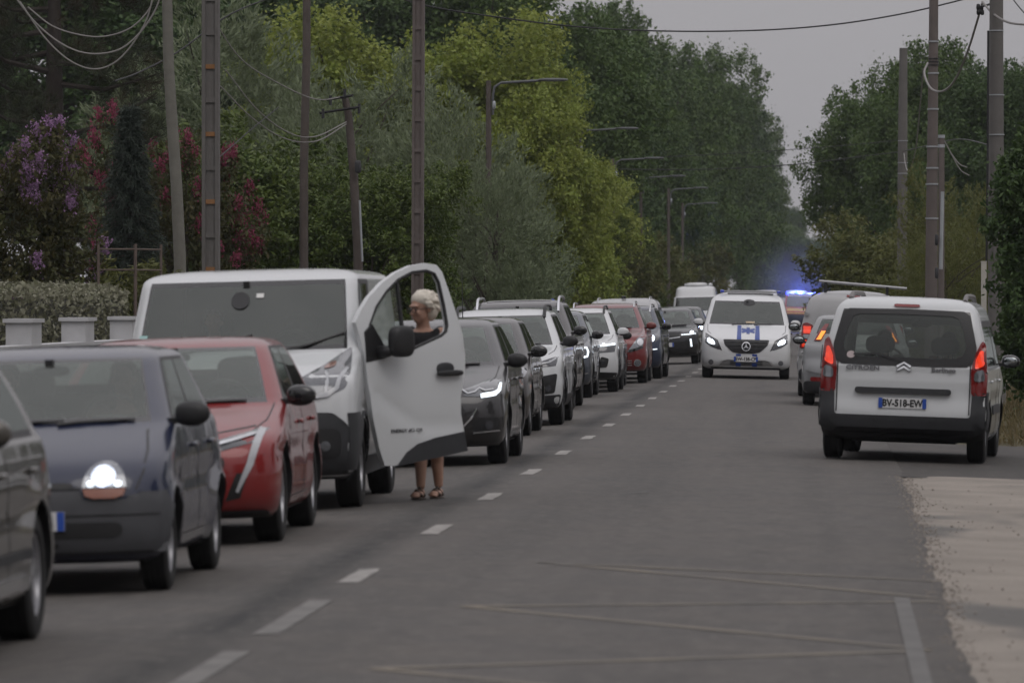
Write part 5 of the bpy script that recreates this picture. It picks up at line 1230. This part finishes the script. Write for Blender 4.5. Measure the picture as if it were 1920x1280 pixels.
def mk_myrtle(seed, blm, h=4.0, rx=1.6, nb=46, clumps=260):
    def f():
        r = np.random.default_rng(seed); lob = [(0, 0, h*.62, rx*.75, rx*.75, h*.32)]
        for k in range(10):
            a = r.uniform(0, 6.28); z = r.uniform(.35, .92); q = rx*r.uniform(.4, .8); lob.append((q*math.cos(a), q*math.sin(a), z*h, rx*.33, rx*.33, rx*.4))
        me, C = crown(r, lob, clumps, 60, .10, .13, MYRT, .5, shell=.5, elong=(.3, .8))
        D = unit(C-np.array([0, 0, h*.5])); dist = np.linalg.norm((C-[0, 0, h*.55])/[rx, rx, h*.4], axis=1); out = r.permutation(np.argsort(-dist)[:int(len(C)*.5)])[:nb]
        c = C[out]+D[out]*.16+[0, 0, .1]; kk = np.repeat(np.arange(nb), 130); n = len(kk); t = r.random(n)
        ax = unit(D[out]+[0, 0, 1.0]); P = c[kk]+ax[kk]*(t[:, None]*.20-.05)+r.normal(size=(n, 3))*.07*(1.05-t[:, None]*.5)
        l = .036*(.6+.9*r.random(n)); a1 = unit(r.normal(size=(n, 3))); sd = unit(np.cross(a1, r.normal(size=(n, 3))))
        bl = fast_mesh('blossom', diamond(P, a1, sd, l, l*.9), 4, blm, r.random(n)*.5)
        return [('trunk', trunk_mesh(r, C, h*.7, .07, .05, 20)), ('crown', me), ('blossom', bl)]
    return f
proto('lilac', mk_myrtle(41, LILA, 3.9, 1.7, 100, 420)); proto('pinky', mk_myrtle(42, PINK, 3.9, 1.7, 80))
def mk_pine(seed, h=11.0, rx=3.6, tufts=1500):
    def f():
        r = np.random.default_rng(seed); m = MB(); br = []
        for k in range(46):
            z = h*(.10+.86*k/46); a = r.uniform(0, 6.28); l = rx*(1.05-.6*(z/h))*r.uniform(.75, 1.1); dz = r.uniform(-.15, .35)*l
            e = np.array([l*math.cos(a), l*math.sin(a), z+dz]); s = np.array([0, 0, z]); mid = s*.5+e*.5+[0, 0, -.08*l]; br.append((s, mid, e)); m.tube([s, mid, e], [.07, .045, .015], 6)
        m.tube([(0, 0, -.3), (0, 0, h*.5), (0, 0, h)], [.32, .22, .04], 10)
        C = []; D = []
        for _ in range(tufts):
            s, mid, e = br[r.integers(len(br))]; t = r.uniform(.35, 1.0); p = (1-t)**2*s+2*t*(1-t)*mid+t*t*e+r.normal(size=3)*.24; C.append(p); D.append(unit((e-s+[0, 0, .9]+r.normal(size=3)*.8)[None])[0])
        C, D = np.array(C), np.array(D); per = 46; kk = np.repeat(np.arange(tufts), per); n = len(kk)
        ax = unit(D[kk]*.8+r.normal(size=(n, 3))*.62); L_ = .30*(.7+.5*r.random(n)); sd = unit(np.cross(ax, r.normal(size=(n, 3))))
        P = C[kk]+ax*L_[:, None]*.5+D[kk]*(r.random(n)*.14)[:, None]
        me = fast_mesh('crown', diamond(P, ax, sd, L_, np.full(n, .013)), 4, PINE, np.clip((r.random(tufts)[kk] < .2)*.8+r.random(n)*.15, 0, 1))
        return [('trunk', m.mesh('trunk', BARKD)), ('crown', me)]
    return f
proto('pine', mk_pine(51))
def mk_spruce(seed, h=7.0, rx=1.7):
    def f():
        r = np.random.default_rng(seed); m = MB(); m.tube([(0, 0, -.2), (0, 0, h*.5), (0, 0, h)], [.16, .1, .02], 8); Cs = []
        for k in range(150):
            z = h*(.05+.93*(k/150)); a = k*2.4; l = rx*(1.06-z/h)*r.uniform(.8, 1.15); e = np.array([l*math.cos(a), l*math.sin(a), z-.22*l]); s = np.array([0, 0, z]); m.tube([s, s*.5+e*.5+[0, 0, .04], e], [.025, .018, .008], 5)
            for t in np.linspace(.2, 1, 9): Cs.append((s*(1-t)+e*t, (e-s)/max(l, .1)))
        C = np.array([c for c, _ in Cs]); D = np.array([d for _, d in Cs]); per = 30; kk = np.repeat(np.arange(len(C)), per); n = len(kk)
        ax = unit(D[kk]*.9+r.normal(size=(n, 3))*.6+[0, 0, -.25]); L_ = .17*(.7+.6*r.random(n)); sd = unit(np.cross(ax, r.normal(size=(n, 3))))
        P = C[kk]+r.normal(size=(n, 3))*.07+ax*.05; me = fast_mesh('crown', diamond(P, ax, sd, L_, np.full(n, .022)), 4, SPRU, r.random(n)*.5)
        return [('trunk', m.mesh('trunk', BARKD)), ('crown', me)]
    return f
proto('spruce', mk_spruce(61))
GZL = -.15
def T(name, label, key, u, Y, top_v, h0, rz=0, wide=1.0, group=None, cat='tree', X=None, base=GZL):
    """tree whose axis stands at photo column u and distance Y, reaching photo row top_v; h0 = prototype height"""
    x = (u-VPX)*Y/FPX; H = CAMZ-(top_v-VPY)*Y/FPX-base; s = H/h0
    return tree(name, label, key, (x, Y, base), s*wide, rz, s, group, cat)
GL = 'trees along the far verge of the queueing lane'; GR = 'trees on the verge with the white people mover'
# near left garden
T('pine_tree', 'big dark pine filling the upper left picture corner', 'pine', 95, 112, -380, 11.3, 0, .80)
T('spruce_tree', 'small blue-grey spruce between the dark pine and the pink shrub', 'spruce', 238, 95, 190, 7.0, 0, .9)
T('crape_myrtle', 'shrub with lilac flower heads at the left picture edge', 'lilac', -5, 84, 248, 4.15, .5, .85, cat='shrub')
T('crape_myrtle', 'shrub with deep pink flower heads behind the leaning wooden pole', 'pinky', 325, 98, 225, 4.2, 1.0, .75, cat='shrub')
T('laurel_shrub', 'olive green shrub left of the concrete ladder pole base', 'laurelB', 330, 104, 262, 5.4, .4, .8, cat='shrub')
T('laurel_shrub', 'broad dark green shrub around the thin wooden pole', 'laurel', 520, 106, 205, 4.75, 0, 1.15, cat='shrub')
T('laurel_shrub', 'rounded dark green shrub at the foot of the leaning crossarm pole', 'laurelB', 690, 104, 290, 5.4, 2, 1.0, cat='shrub')
T('conifer_shrub', 'low bright green feathery conifer bush behind the clipped hedge', 'cypress', 232, 84, 495, 1.95, 0, 1.1, cat='shrub')
T('willow_tree', 'grey-green willow behind the concrete ladder pole', 'willow', 400, 140, -30, 8.6, .8, 1.05, GL)
T('willow_tree', 'silvery willow behind the leaning crossarm pole', 'willow', 640, 132, 85, 8.6, 2.2, 1.0, GL)
T('willow_tree', 'silvery willow spreading around the tall concrete pole by the van door', 'willow', 850, 128, 150, 8.6, 4.0, 1.0, GL)
T('willow_tree', 'low silvery willow beside the yellow-green maple foot', 'willow', 915, 118, 255, 8.6, 5.2, .85, GL)
T('maple_tree', 'yellow-green maple rising over the silvery willows', 'maple', 640, 158, 20, 9.9, 0, 1.15, GL)
T('maple_tree', 'tall yellow-green maple behind the first street lamp', 'maple', 880, 160, 30, 9.9, 1.3, 1.05, GL)
T('maple_tree', 'yellow-green maple under the first lamp arm', 'maple', 975, 158, 130, 9.9, 2.6, .85, GL)
T('maple_tree', 'slender yellow-green maple just right of the first lamp column', 'maple', 1000, 170, 215, 9.9, 5.1, 1.0, GL)
T('maple_tree', 'low yellow-green maple reaching down to the queue roofs', 'maple', 1050, 186, 290, 9.9, 3.6, 1.25, GL)
T('rusty_shrub', 'olive shrub with rusty leaves below the second lamp arm', 'rusty', 1180, 262, 400, 4.75, 0, 1.1, GL, 'shrub')
T('rusty_shrub', 'dull olive shrub below the third and fourth lamp arms', 'rusty', 1262, 345, 425, 4.75, 2, 1.1, GL, 'shrub')
GV = 'shrubs along the verge below the street lamps'
for i, (k, u, Y, hh, wd, lab) in enumerate((('rusty', 1030, 172, 4.4, .95, 'olive shrub hiding the second street lamp column'), ('laurelB', 1080, 186, 4.9, .9, 'green shrub hiding the third street lamp column'), ('rusty', 1125, 205, 4.9, .95, 'olive shrub with rusty tips hiding the fourth street lamp column'),
   ('laurelB', 1170, 228, 5.3, .9, 'green shrub hiding the fifth street lamp column'), ('rusty', 1215, 258, 5.4, 1.0, 'olive shrub hiding the sixth street lamp column'))):
    T('verge_shrub', lab, k, u, Y, VPY-(hh-1.8)*FPX/Y, 4.75 if k == 'rusty' else 5.4, i*1.7, wd, GV, 'shrub')
# dark wood behind
for i, (k, u, Y, v, rz, wd, lab) in enumerate([
  ('oakB', 120, 170, -160, 0, 1.2, 'dark tree behind the pine in the upper left'), ('oakB', 330, 185, -150, 1, 1.2, 'dark tree behind the grey-green willow'),
  ('oakA', 560, 205, -60, 2, 1.1, 'dark tree behind the highest yellow-green maple'), ('oakB', 740, 205, -70, 3, 1.1, 'dark tree showing above the tall concrete pole by the van door'),
  ('oakA', 900, 205, -60, 4, 1.0, 'dark oak directly behind the first street lamp'), ('oakC', 1010, 215, -25, 5, .95, 'dark oak above the first street lamp arm'),
  ('oakB', 1105, 262, 50, 0.7, .95, 'dark oak above the second street lamp arm'), ('oakA', 1200, 330, 8, 1.7, .85, 'tall ragged oak standing highest against the grey sky'),
  ('oakC', 1290, 390, 95, 2.7, .85, 'dark oak above the third and fourth lamp arms'), ('oakB', 1360, 440, 160, 3.7, .8, 'dark oak leaning out above the ambulance'),
  ('oakA', 1390, 500, 215, 4.7, .75, 'last dark oak of the queue side, overhanging the road'), ('oakC', 1180, 290, 200, 5.6, .95, 'lower oak behind the rusty olive shrub'),
  ('oakB', 1310, 420, 300, 0.3, .95, 'low dark oak beyond the last lamp arms')]):
    nm = 'oak_tree'; h0 = {'oakA': 12.4, 'oakB': 12.9, 'oakC': 12.4}[k]
    T(nm, lab, k, u, Y, v, h0, rz, wd, GL)
# end of the road
T('oak_tree', 'hazy green tree closing the road above the ambulance roof', 'oakA', 1395, 640, 400, 12.4, 1, 1.2)
T('oak_tree', 'hazy green tree closing the road just beside the blue lights', 'oakC', 1450, 680, 425, 12.4, 2, 1.3)
T('oak_tree', 'hazy tree closing the road right above the blue lights', 'oakB', 1505, 660, 440, 12.9, 3, 1.4)
T('pine_tree', 'distant hazy pine showing pale against the sky gap', 'oakB', 1478, 760, 385, 12.9, 4, .8)
T('oak_tree', 'hazy tree at the end of the road behind the ladder bar van', 'oakA', 1570, 600, 430, 12.4, 5, 1.3)
# right bank
T('oak_tree', 'broad oak on the verge with poles, its tip beside the sky gap', 'oakC', 1668, 235, 128, 12.4, 2.2, .84, GR)
T('oak_tree', 'taller oak standing behind the bound concrete pole', 'oakA', 1745, 225, 78, 12.4, .4, .80, GR)
T('oak_tree', 'dark oak behind the pole at the right picture edge', 'oakB', 1880, 200, 105, 12.9, 1.1, .9, GR)
T('oak_tree', 'low oak bough leaning over the road opposite the queue', 'oakC', 1640, 285, 372, 12.4, 3.3, 1.05, GR)
T('leafy_bush', 'light green bush at the foot of the bare grey pole', 'bushg', 1665, 165, 398, 3.85, 0, 1.05, GR, 'shrub')
T('leafy_bush', 'light green bush between the bare grey pole and bound concrete pole', 'bushg', 1735, 150, 410, 3.85, 2, 1.0, GR, 'shrub')
T('feathery_tree', 'feathery pale green tree between the two concrete poles', 'feather', 1800, 130, 330, 6.4, 1, .9, GR)
T('feathery_tree', 'lower feathery green tree behind the grey conduit pole', 'feather', 1770, 118, 420, 6.4, 3, .9, GR)
T('tall_shrub', 'dark leafy shrub climbing the right picture edge', 'tallshrub', 1985, 84, 120, 7.3, 0, .95, GR, 'shrub')
T('tall_shrub', 'green shrub hugging the rightmost concrete pole base', 'tallshrub', 1960, 97, 330, 7.3, 2, 1.0, GR, 'shrub')
# the same avenue beside and behind the photographer
for i, (x, y, k, h_) in enumerate(((9.5, 66, 'oakB', 9), (10, 48, 'oakA', 10), (9.5, 32, 'oakC', 9), (10.5, 15, 'oakB', 11), (10, -4, 'oakA', 10), (9.5, -24, 'oakC', 11), (10, -46, 'oakB', 12), (9, -72, 'oakA', 12),
   (-14.5, 50, 'oakA', 9), (-13.5, 34, 'oakC', 8), (-14, 16, 'oakB', 10), (-13.5, -4, 'oakA', 10), (-14, -26, 'oakB', 11), (-13, -50, 'oakC', 12), (-12, -76, 'oakB', 12), (-3, -120, 'oakA', 12), (6, -125, 'oakC', 12))):
    tree('oak_tree', 'oak of the avenue standing outside the picture', k, (x, y, GZL-.1 if x > 0 else GZL), h_/12.4, i*1.1, None, 'avenue trees outside the picture')
# clipped pale hedge
r = np.random.default_rng(71); n = 26000; q = r.random(n); P = np.empty((n, 3))
top = r.random(n) < .33
P[:, 1] = 58+r.random(n)*22; P[:, 0] = np.where(top, -10.35-r.random(n)*1.5, -10.35); P[:, 2] = np.where(top, 1.83, r.random(n)*1.9-.1)
end = r.random(n) < .22; 
near = end
P[near, 1] = 80.0; P[near, 0] = -10.35-r.random(near.sum())*1.5; P[near, 2] = r.random(near.sum())*1.9-.1
fr = (~near) & (r.random(n) < .25); P[fr, 1] = 58.0; P[fr, 0] = -10.35-r.random(fr.sum())*1.5; P[fr, 2] = r.random(fr.sum())*1.9-.1
P += r.normal(size=(n, 3))*.035; ax = unit(r.normal(size=(n, 3))); sd = unit(np.cross(ax, r.normal(size=(n, 3)))); l = .085*(.6+.8*r.random(n))
e = empty('hedge', (-11, 69, GZL)); tag(e, 'clipped pale variegated hedge behind the low white wall', 'hedge')
hm = fast_mesh('foliage', diamond(P-np.array([-11, 69, GZL]), ax, sd, l, l*.55), 4, HEDG, r.random(n)*.5); obj('foliage', hm, e)
m = MB(); m.box((-.05, 0, .95), (1.35, 21.7, 1.75)); m.build('twig_core', simple('hedge_twigs', (.035, .035, .022), .95, var=.5, nscale=14), e, False)
# dry grass on the right verge
GRS = leafmat('dry_grass', ((.15, .115, .06), (.22, .17, .09), (.10, .09, .04)), .3)
n = 9000; P = np.empty((n, 3)); P[:, 1] = 66.5+r.random(n)**1.3*45; P[:, 0] = 1.9+r.random(n)*4.2; P[:, 2] = [gz(x)-.05 for x in P[:, 0]]
ax = unit(np.array([0, 0, 1.0])+r.normal(size=(n, 3))*.45); sd = unit(np.cross(ax, r.normal(size=(n, 3)))); l = .16+.22*r.random(n); P[:, 2] += l*.4
g = obj('grass', fast_mesh('grass', diamond(P, ax, sd, l, np.full(n, .018)), 4, GRS, r.random(n))); tag(g, 'dry yellowish grass on the verge beside the driveway', 'grass', None, 'stuff')

# ---------------------------------------------------------------- garden wall, frame, poles, lamps, wires
WALLM = simple('white_render', (.46, .46, .47), .8, var=.15, nscale=3, bump=.2)
w = empty('garden_wall', (-9.1, 64, GZL)); tag(w, 'low white rendered garden wall with raised blocks, in front of the hedge', 'wall')
m = MB(); m.box((0, 3, .62), (.16, 26, 1.26)); m.build('panel', WALLM, w, False); m = MB(); m.box((0, 3, 1.27), (.26, 26.05, .045)); m.build('coping', WALLM, w, False)
for k in range(5):
    m = MB(); yy = -7.2+4.55*k; m.box((-.03, yy, .78), (.30, .80, 1.54)); b_ = m.build('pillar', WALLM, w, False); m = MB(); m.box((-.03, yy, 1.572), (.36, .88, .045)); m.build('coping', WALLM, b_, False)
RUSTM = simple('rusty_steel', (.13, .10, .085), .8, metal=.2, var=.4)
w = empty('garden_frame', at_y(230, 560, 82)); w.location.z = GZL; tag(w, 'thin metal garden frame of posts and rails beside the hedge end', 'frame')
for dx, dy in ((-.42, 0), (.02, 1.0), (.16, 0), (.43, 1.0)):
    m = MB(); m.tube([(dx, dy, 0), (dx, dy, 2.68)], .022, 7); m.build('post', RUSTM, w)
for z in (2.60, 2.28):
    for a, b in (((-.42, 0), (.16, 0)), ((.02, 1.0), (.43, 1.0)), ((-.42, 0), (.02, 1.0)), ((.16, 0), (.43, 1.0))):
        m = MB(); m.tube([(*a, z), (*b, z)], .014, 6); m.build('rail', RUSTM, w)
WOODG = simple('weathered_pole_wood', (.15, .145, .125), .9, var=.3, nscale=4, bump=.6); WOODB = simple('brown_pole_wood', (.085, .07, .062), .9, var=.35, nscale=4, bump=.6)
CONC = simple('pole_concrete', (.125, .118, .112), .9, var=.22, nscale=3.5, bump=.35); CONCB = simple('pole_concrete_brown', (.125, .105, .098), .9, var=.22, nscale=3.5, bump=.35); GALV = simple('galvanised_steel', (.38, .40, .42), .45, metal=.5); LICH = simple('rust_stain', (.24, .12, .05), .9)
def pole(name, label, mat, pts, r0, r1, cat='utility pole', seg=12):
    b = pts[0]; e = empty(name, b); tag(e, label, cat, 'poles along the road'); P = [Vector(p)-Vector(b) for p in pts]; n = len(P); m = MB(); m.tube(P, [r0+(r1-r0)*i/(n-1) for i in range(n)], seg); m.build('shaft', mat, e); return e
def gp(u, v, Y): return at_y(u, v, Y)
def gbase(u, Y): p = at_y(u, VPY, Y); p.z = gz(p.x)-.06 if p.x > 0 else GZL; return p
pole('utility_pole', 'crooked pale wooden pole leaning beside the ladder-like concrete pole', WOODG, [gbase(338, 88), gp(333, 480, 88), gp(327, 350, 88), gp(318, 220, 88), gp(312, 120, 88), gp(308, -60, 88)], .105, .085)
def hpole(label, u0, u1, Y, w, mat, top, rust):
    b = gbase(u0, Y); e = empty('utility_pole', b); tag(e, label, 'utility pole', 'poles along the road'); t = gp(u1, top, Y)-b; H = t.z; sh = t.x/H
    def pr(x0, x1, y0, y1, z0, z1, nm):
        v = [(x+sh*z, y, z) for z in (z0, z1) for x, y in ((x0, y0), (x1, y0), (x1, y1), (x0, y1))]; m = MB(); m.add(v, [(3, 2, 1, 0), (4, 5, 6, 7)]+[(i, (i+1) % 4, (i+1) % 4+4, i+4) for i in range(4)]); return m.build(nm, mat, e, False)
    pr(-w/2, -w*.28, -.12, .12, 0, H, 'flange'); pr(w*.28, w/2, -.12, .12, 0, H, 'flange'); pr(-w*.281, w*.281, -.085, .08, 0, H, 'web')
    z = 1.2; k = 0
    while z < H-.2:
        m = MB(); m.box((sh*z, -.09, z), (w*.54, .05, .075)); m.build('rung', LICH if rust and k % 2 == 0 and k % 5 else mat, e, False); z += .565; k += 1
    return e
hpole('concrete pole with rung recesses and orange rust stains, rising behind the white van roof', 392, 392, 89, .285, CONC, -80, True)
hpole('concrete pole with rung recesses beside the top of the open van door', 781, 785, 98.5, .215, CONCB, -80, False)
pole('utility_pole', 'slim dark wooden pole between the two concrete rung poles', WOODB, [gbase(567, 98), gp(568, 300, 98), gp(573, 100, 98), gp(573, -60, 98)], .083, .07)
pl = pole('utility_pole', 'short leaning wooden pole with crossarms and a small box', WOODB, [gbase(672, 98), gp(670, 480, 98), gp(662, 330, 98), gp(652, 215, 98), gp(645, 180, 98)], .095, .062); b = pl.location.copy()
for (a, c2) in (((612, 186), (660, 178)), ((598, 211), (673, 200))):
    m = MB(); m.tube([gp(*a, 98)-b, gp(*c2, 97.7)-b], .026, 6); m.build('crossarm', BLACK, pl)
for u, v in ((618, 188), (645, 176), (672, 204), (604, 213)):
    m = MB(); p_ = gp(u, v, 97.8)-b; m.tube([p_+Vector((0, 0, -.08)), p_+Vector((0, 0, .10))], .03, 6); m.build('insulator', GREYPL, pl)
m = MB(); m.sell(gp(670, 312, 97.8)-b, (.12, .12, .24), 4, 10, 8); m.build('junction_box', GREYPL, pl)
m = MB(); m.tube([gp(673, 375, 97.8)-b, gp(678, 490, 97.8)-b], .022, 6); m.build('conduit', GALV, pl)
# right-hand poles
p6 = pole('utility_pole', 'bare grey pole with a flat top before the dark oak', CONC, [gbase(1692, 145), gp(1691, 390, 145), gp(1692, 200, 145), gp(1693, 92, 145)], .15, .108)
p7 = pole('utility_pole', 'tall brown concrete pole banded with metal straps', CONCB, [gbase(1744, 105), gp(1746, 400, 105), gp(1748, 200, 105), gp(1750, -70, 105)], .128, .085)
p8 = pole('utility_pole', 'thick concrete pole at the right picture edge beside a cream post', CONC, [gbase(1868, 93), gp(1866, 500, 93), gp(1866, 250, 93), gp(1866, -70, 93)], .155, .115)
def band(pl, u, v, Y, r, h=.03, mat=GALV):
    p_ = gp(u, v, Y)-pl.location; m = MB(); m.lathe([(-h/2, r), (-h/2, r+.008), (h/2, r+.008), (h/2, r)], 16, 0, 'z', p_); m.build('strap', mat, pl)
for u, v in ((1749, 80), (1749, 139), (1748, 206), (1747, 276), (1747, 316), (1746, 346), (1746, 410)): band(p7, u, v, 105, .088+.043*(v+70)/620)
for v in (112, 118, 124): band(p7, 1749, v, 105, .104, .02, BLACK)
for v in (60, 180, 254, 350, 540, 635): band(p8, 1866, v, 93, .117+.04*(v+70)/700, .02)
for v in (265, 306, 326): band(p6, 1692, v, 145, .112+.03*(v-92)/300, .02)
m = MB(); m.tube([gp(1851, 60, 92.8)-p8.location, gp(1850, 300, 92.8)-p8.location, gp(1848, 490, 92.8)-p8.location], .022, 6); m.build('cable_run', BLACK, p8)
p9 = pole('conduit_pole', 'slim steel pole with a pale conduit beside the brown concrete pole', CONCB, [gbase(1763, 104), gp(1764, 400, 104), gp(1764, 255, 104)], .062, .058)
m = MB(); m.tube([gp(1766, 360, 103.8)-p9.location, gp(1763, 505, 103.8)-p9.location], .035, 8); m.build('conduit', GALV, p9)
for v in (257, 275): band(p9, 1764, v, 104, .06, .06)
for v, u in ((450, 1755), (512, 1755)):
    m = MB(); m.sell(gp(u, v, 103.7)-p9.location, (.07, .1, .22), 4, 10, 6); m.build('junction_box', GREYPL, p9)
e = empty('marker_post', gbase(1843, 90)); tag(e, 'cream square post standing against the thick concrete pole', 'post'); m = MB(); hh = gp(1843, 492, 90).z-e.location.z; m.box((0, 0, hh/2), (.09, .09, hh)); m.box((0, 0, hh+.01), (.10, .10, .02)); m.build('post', simple('cream_paint', (.42, .40, .36), .7), e, False)
# street lamps
LAMPG = simple('lamp_grey', (.11, .115, .12), .5, metal=.4)
for i, (u0, v, Y, nm) in enumerate(((924, 155, 124, 'street lamp with the nearest and longest arm above the maple'), (1090, 245, 160, 'second street lamp arm along the queue'), (1157, 300, 193, 'third street lamp arm along the queue'), (1210, 333, 221, 'fourth street lamp arm along the queue'), (1262, 355, 248, 'fifth street lamp arm along the queue'), (1288, 383, 284, 'sixth and farthest street lamp arm'))):
    b = gbase(u0-8, Y); b.x = gp(u0-8, 0, Y).x; t = gp(u0, v, Y); e = empty('street_lamp', b); tag(e, nm, 'street lamp', 'street lamps along the queue'); q = t-b
    m = MB(); m.tube([(0, 0, 0), (0, 0, q.z+.05)], [.085, .062], 10); m.build('column', WOODB, e)
    m = MB(); m.tube([(.10, -.03, q.z-.75), (.10, -.03, q.z-.30), (.14, -.03, q.z-.10), (.30, -.03, q.z), (1.22, -.03, q.z+.05)], .03, 8); m.build('arm', LAMPG, e)
    m = MB(); m.sell((1.50, -.03, q.z+.065), (.72, .22, .08), 2.8, 14, 8); m.build('lamp_head', LAMPG, e); m = MB(); m.sell((.13, -.05, q.z-.52), (.08, .08, .20), 3, 10, 6); m.build('junction_box', GALV, e)
# overhead wires
def wire(label, pts, r, mat=BLACK):
    """pts: (u, v, Y) control points, smooth curve through them"""
    P = np.array([gp(*p) for p in pts]); n = len(P)
    if n == 2: Q = [P[0]+(P[1]-P[0])*t for t in np.linspace(0, 1, 9)]
    else:
        q = np.linspace(0, n-1, (n-1)*8+1); ext = np.vstack([2*P[0]-P[1], P, 2*P[-1]-P[-2]]); Q = []
        for s_ in q:
            i = min(int(s_), n-2); t = s_-i; a, b, c2, d = ext[i], ext[i+1], ext[i+2], ext[i+3]
            Q.append(.5*((2*b)+(-a+c2)*t+(2*a-5*b+4*c2-d)*t*t+(-a+3*b-3*c2+d)*t**3))
    b = Vector(Q[0]); m = MB(); m.tube([Vector(p)-b for p in Q], r, 6); o = m.build('overhead_wire', mat, loc=b); tag(o, label, 'wire', 'overhead wires'); return o
WIREG = simple('cable_grey', (.22, .21, .20), .7)
wire('black wire sagging across the sky over the road', [(700, -22, 100), (790, 8, 102), (920, 30, 103), (1080, 50, 104), (1250, 59, 105), (1420, 58, 105), (1560, 48, 105), (1690, 28, 105), (1810, 0, 105), (1900, -25, 105)], .016)
wire('thin wire crossing the sky gap, upper of the far pair', [(1060, 300, 215), (1300, 292, 215), (1470, 282, 215), (1600, 272, 215), (1700, 262, 215)], .016)
wire('thicker wire crossing the sky gap, lower of the far pair', [(1000, 312, 205), (1200, 318, 205), (1350, 317, 205), (1500, 308, 205), (1600, 296, 205), (1692, 285, 205)], .02)
wire('black cable slanting down in front of the dark pine', [(500, -5, 96), (420, 30, 95), (330, 95, 94), (255, 134, 93), (210, 150, 92)], .014)
wire('upper grey cable loop in the upper left corner', [(45, 10, 88), (90, 45, 88), (140, 62, 88), (190, 66, 88), (240, 50, 88), (275, 15, 88), (285, -20, 88)], .014, WIREG)
wire('middle grey cable loop in the upper left corner', [(20, -10, 88), (60, 40, 88), (110, 80, 88), (160, 98, 88), (215, 92, 88), (255, 62, 88), (285, 20, 88), (300, -20, 88)], .016, WIREG)
wire('lowest grey cable loop in the upper left corner', [(30, 0, 88), (75, 65, 88), (120, 108, 88), (165, 127, 88), (205, 118, 88), (240, 85, 88), (270, 35, 88), (285, -20, 88)], .014, WIREG)
wire('grey cable running to the top of the crossarm pole', [(400, 40, 93), (450, 110, 94), (520, 155, 96), (590, 185, 97), (645, 180, 98)], .012, WIREG)
wire('grey cable loop ending lower on the crossarm pole, upper strand', [(420, 130, 93), (480, 205, 94), (540, 248, 96), (590, 255, 97), (648, 228, 97.7)], .012, WIREG)
wire('grey cable loop ending lower on the crossarm pole, lower strand', [(410, 160, 93), (470, 220, 94), (530, 258, 96), (590, 264, 97), (648, 232, 97.7)], .012, WIREG)
wire('thin cable from the concrete rung pole towards the crape myrtle', [(520, 200, 94), (470, 240, 93), (430, 275, 92), (400, 300, 91)], .010)
wire('drooping cable hanging between the two right-hand concrete poles', [(1738, 120, 104.8), (1732, 140, 104), (1745, 168, 103), (1768, 172, 102), (1790, 150, 101), (1812, 100, 99), (1828, 50, 97), (1840, 8, 95)], .022, WIREG)
wire('cable leaving the right picture edge at the top', [(1840, 6, 94), (1860, 28, 93), (1890, 45, 92), (1935, 50, 91)], .02, WIREG)
wire('short black wire in the upper right corner', [(1890, -8, 92), (1910, 18, 91), (1935, 45, 90)], .012)
wire('cable hanging from the brown pole to the bare grey pole', [(1730, 130, 105), (1724, 200, 112), (1716, 280, 125), (1704, 322, 138), (1697, 310, 143), (1694, 288, 144.7)], .014, WIREG)
wire('dark service wire passing behind the brown concrete pole', [(1692, 285, 145), (1745, 272, 135), (1800, 262, 125), (1860, 275, 110)], .012)
wire('pale looping cable from the conduit pole, upper strand', [(1766, 258, 104), (1780, 285, 104), (1797, 308, 104), (1812, 315, 104)], .012, WIREG)
wire('pale looping cable from the conduit pole, lower strand', [(1768, 262, 104), (1785, 295, 104), (1800, 320, 104), (1816, 330, 104)], .012, WIREG)
ins = empty('insulator_cluster', gp(1838, 15, 94.5)); tag(ins, 'knot of black cable clamps near the top of the thick concrete pole', 'cable clamp')
for k in range(6):
    m = MB(); m.sell((random.uniform(-.06, .06), 0, random.uniform(-.12, .12)), (.07, .07, .10), 3, 10, 6); m.build('clamp', BLACK, ins)
m = MB(); m.tube([(0, 0, 0), (.25, -1.4*.6, .03)], .02, 6); m.build('bracket', BLACK, ins)

# ---------------------------------------------------------------- haze in the smoky air
mh, th, oh = nmat('haze_air'); pv = nn(th, 'ShaderNodeVolumePrincipled'); pv.inputs['Color'].default_value = (.86, .90, .97, 1); pv.inputs['Density'].default_value = HAZE = .00014; pv.inputs['Anisotropy'].default_value = 0.0
th.links.new(pv.outputs[0], oh.inputs['Volume'])
m = MB(); m.box((0, 430, 14.0), (620, 1180, 31)); hz = m.build('haze', mh, None, False); tag(hz, 'thin bluish smoky haze hanging over the road', 'haze', None, 'stuff')

ms_, ts_, os_ = nmat('bloom_air'); pv = nn(ts_, 'ShaderNodeVolumePrincipled'); pv.inputs['Color'].default_value = (.9, .92, .97, 1)  # added volume, catches the beacon light to imitate lens bloom
tcs = nn(ts_, 'ShaderNodeTexCoord'); ln = nn(ts_, 'ShaderNodeVectorMath', operation='LENGTH'); ts_.links.new(tcs.outputs['Object'], ln.inputs[0])
mrs = nn(ts_, 'ShaderNodeMapRange', interpolation_type='SMOOTHSTEP'); mrs.inputs[1].default_value = 3.4; mrs.inputs[2].default_value = 0.0; mrs.inputs[3].default_value = 0.0; mrs.inputs[4].default_value = .05
ts_.links.new(ln.outputs['Value'], mrs.inputs[0]); ts_.links.new(mrs.outputs[0], pv.inputs['Density']); ts_.links.new(pv.outputs[0], os_.inputs['Volume'])
m = MB(); m.sell((0, 0, 0), (6.8, 6.8, 6.8), 2.0, 24, 16); sk = m.build('bloom_volume', ms_, None, False, loc=(-.75, 290.6, 2.3)); tag(sk, 'added blue-lit volume standing in for the lens bloom of the flashing roof lights', 'bloom_volume', None, 'stuff')
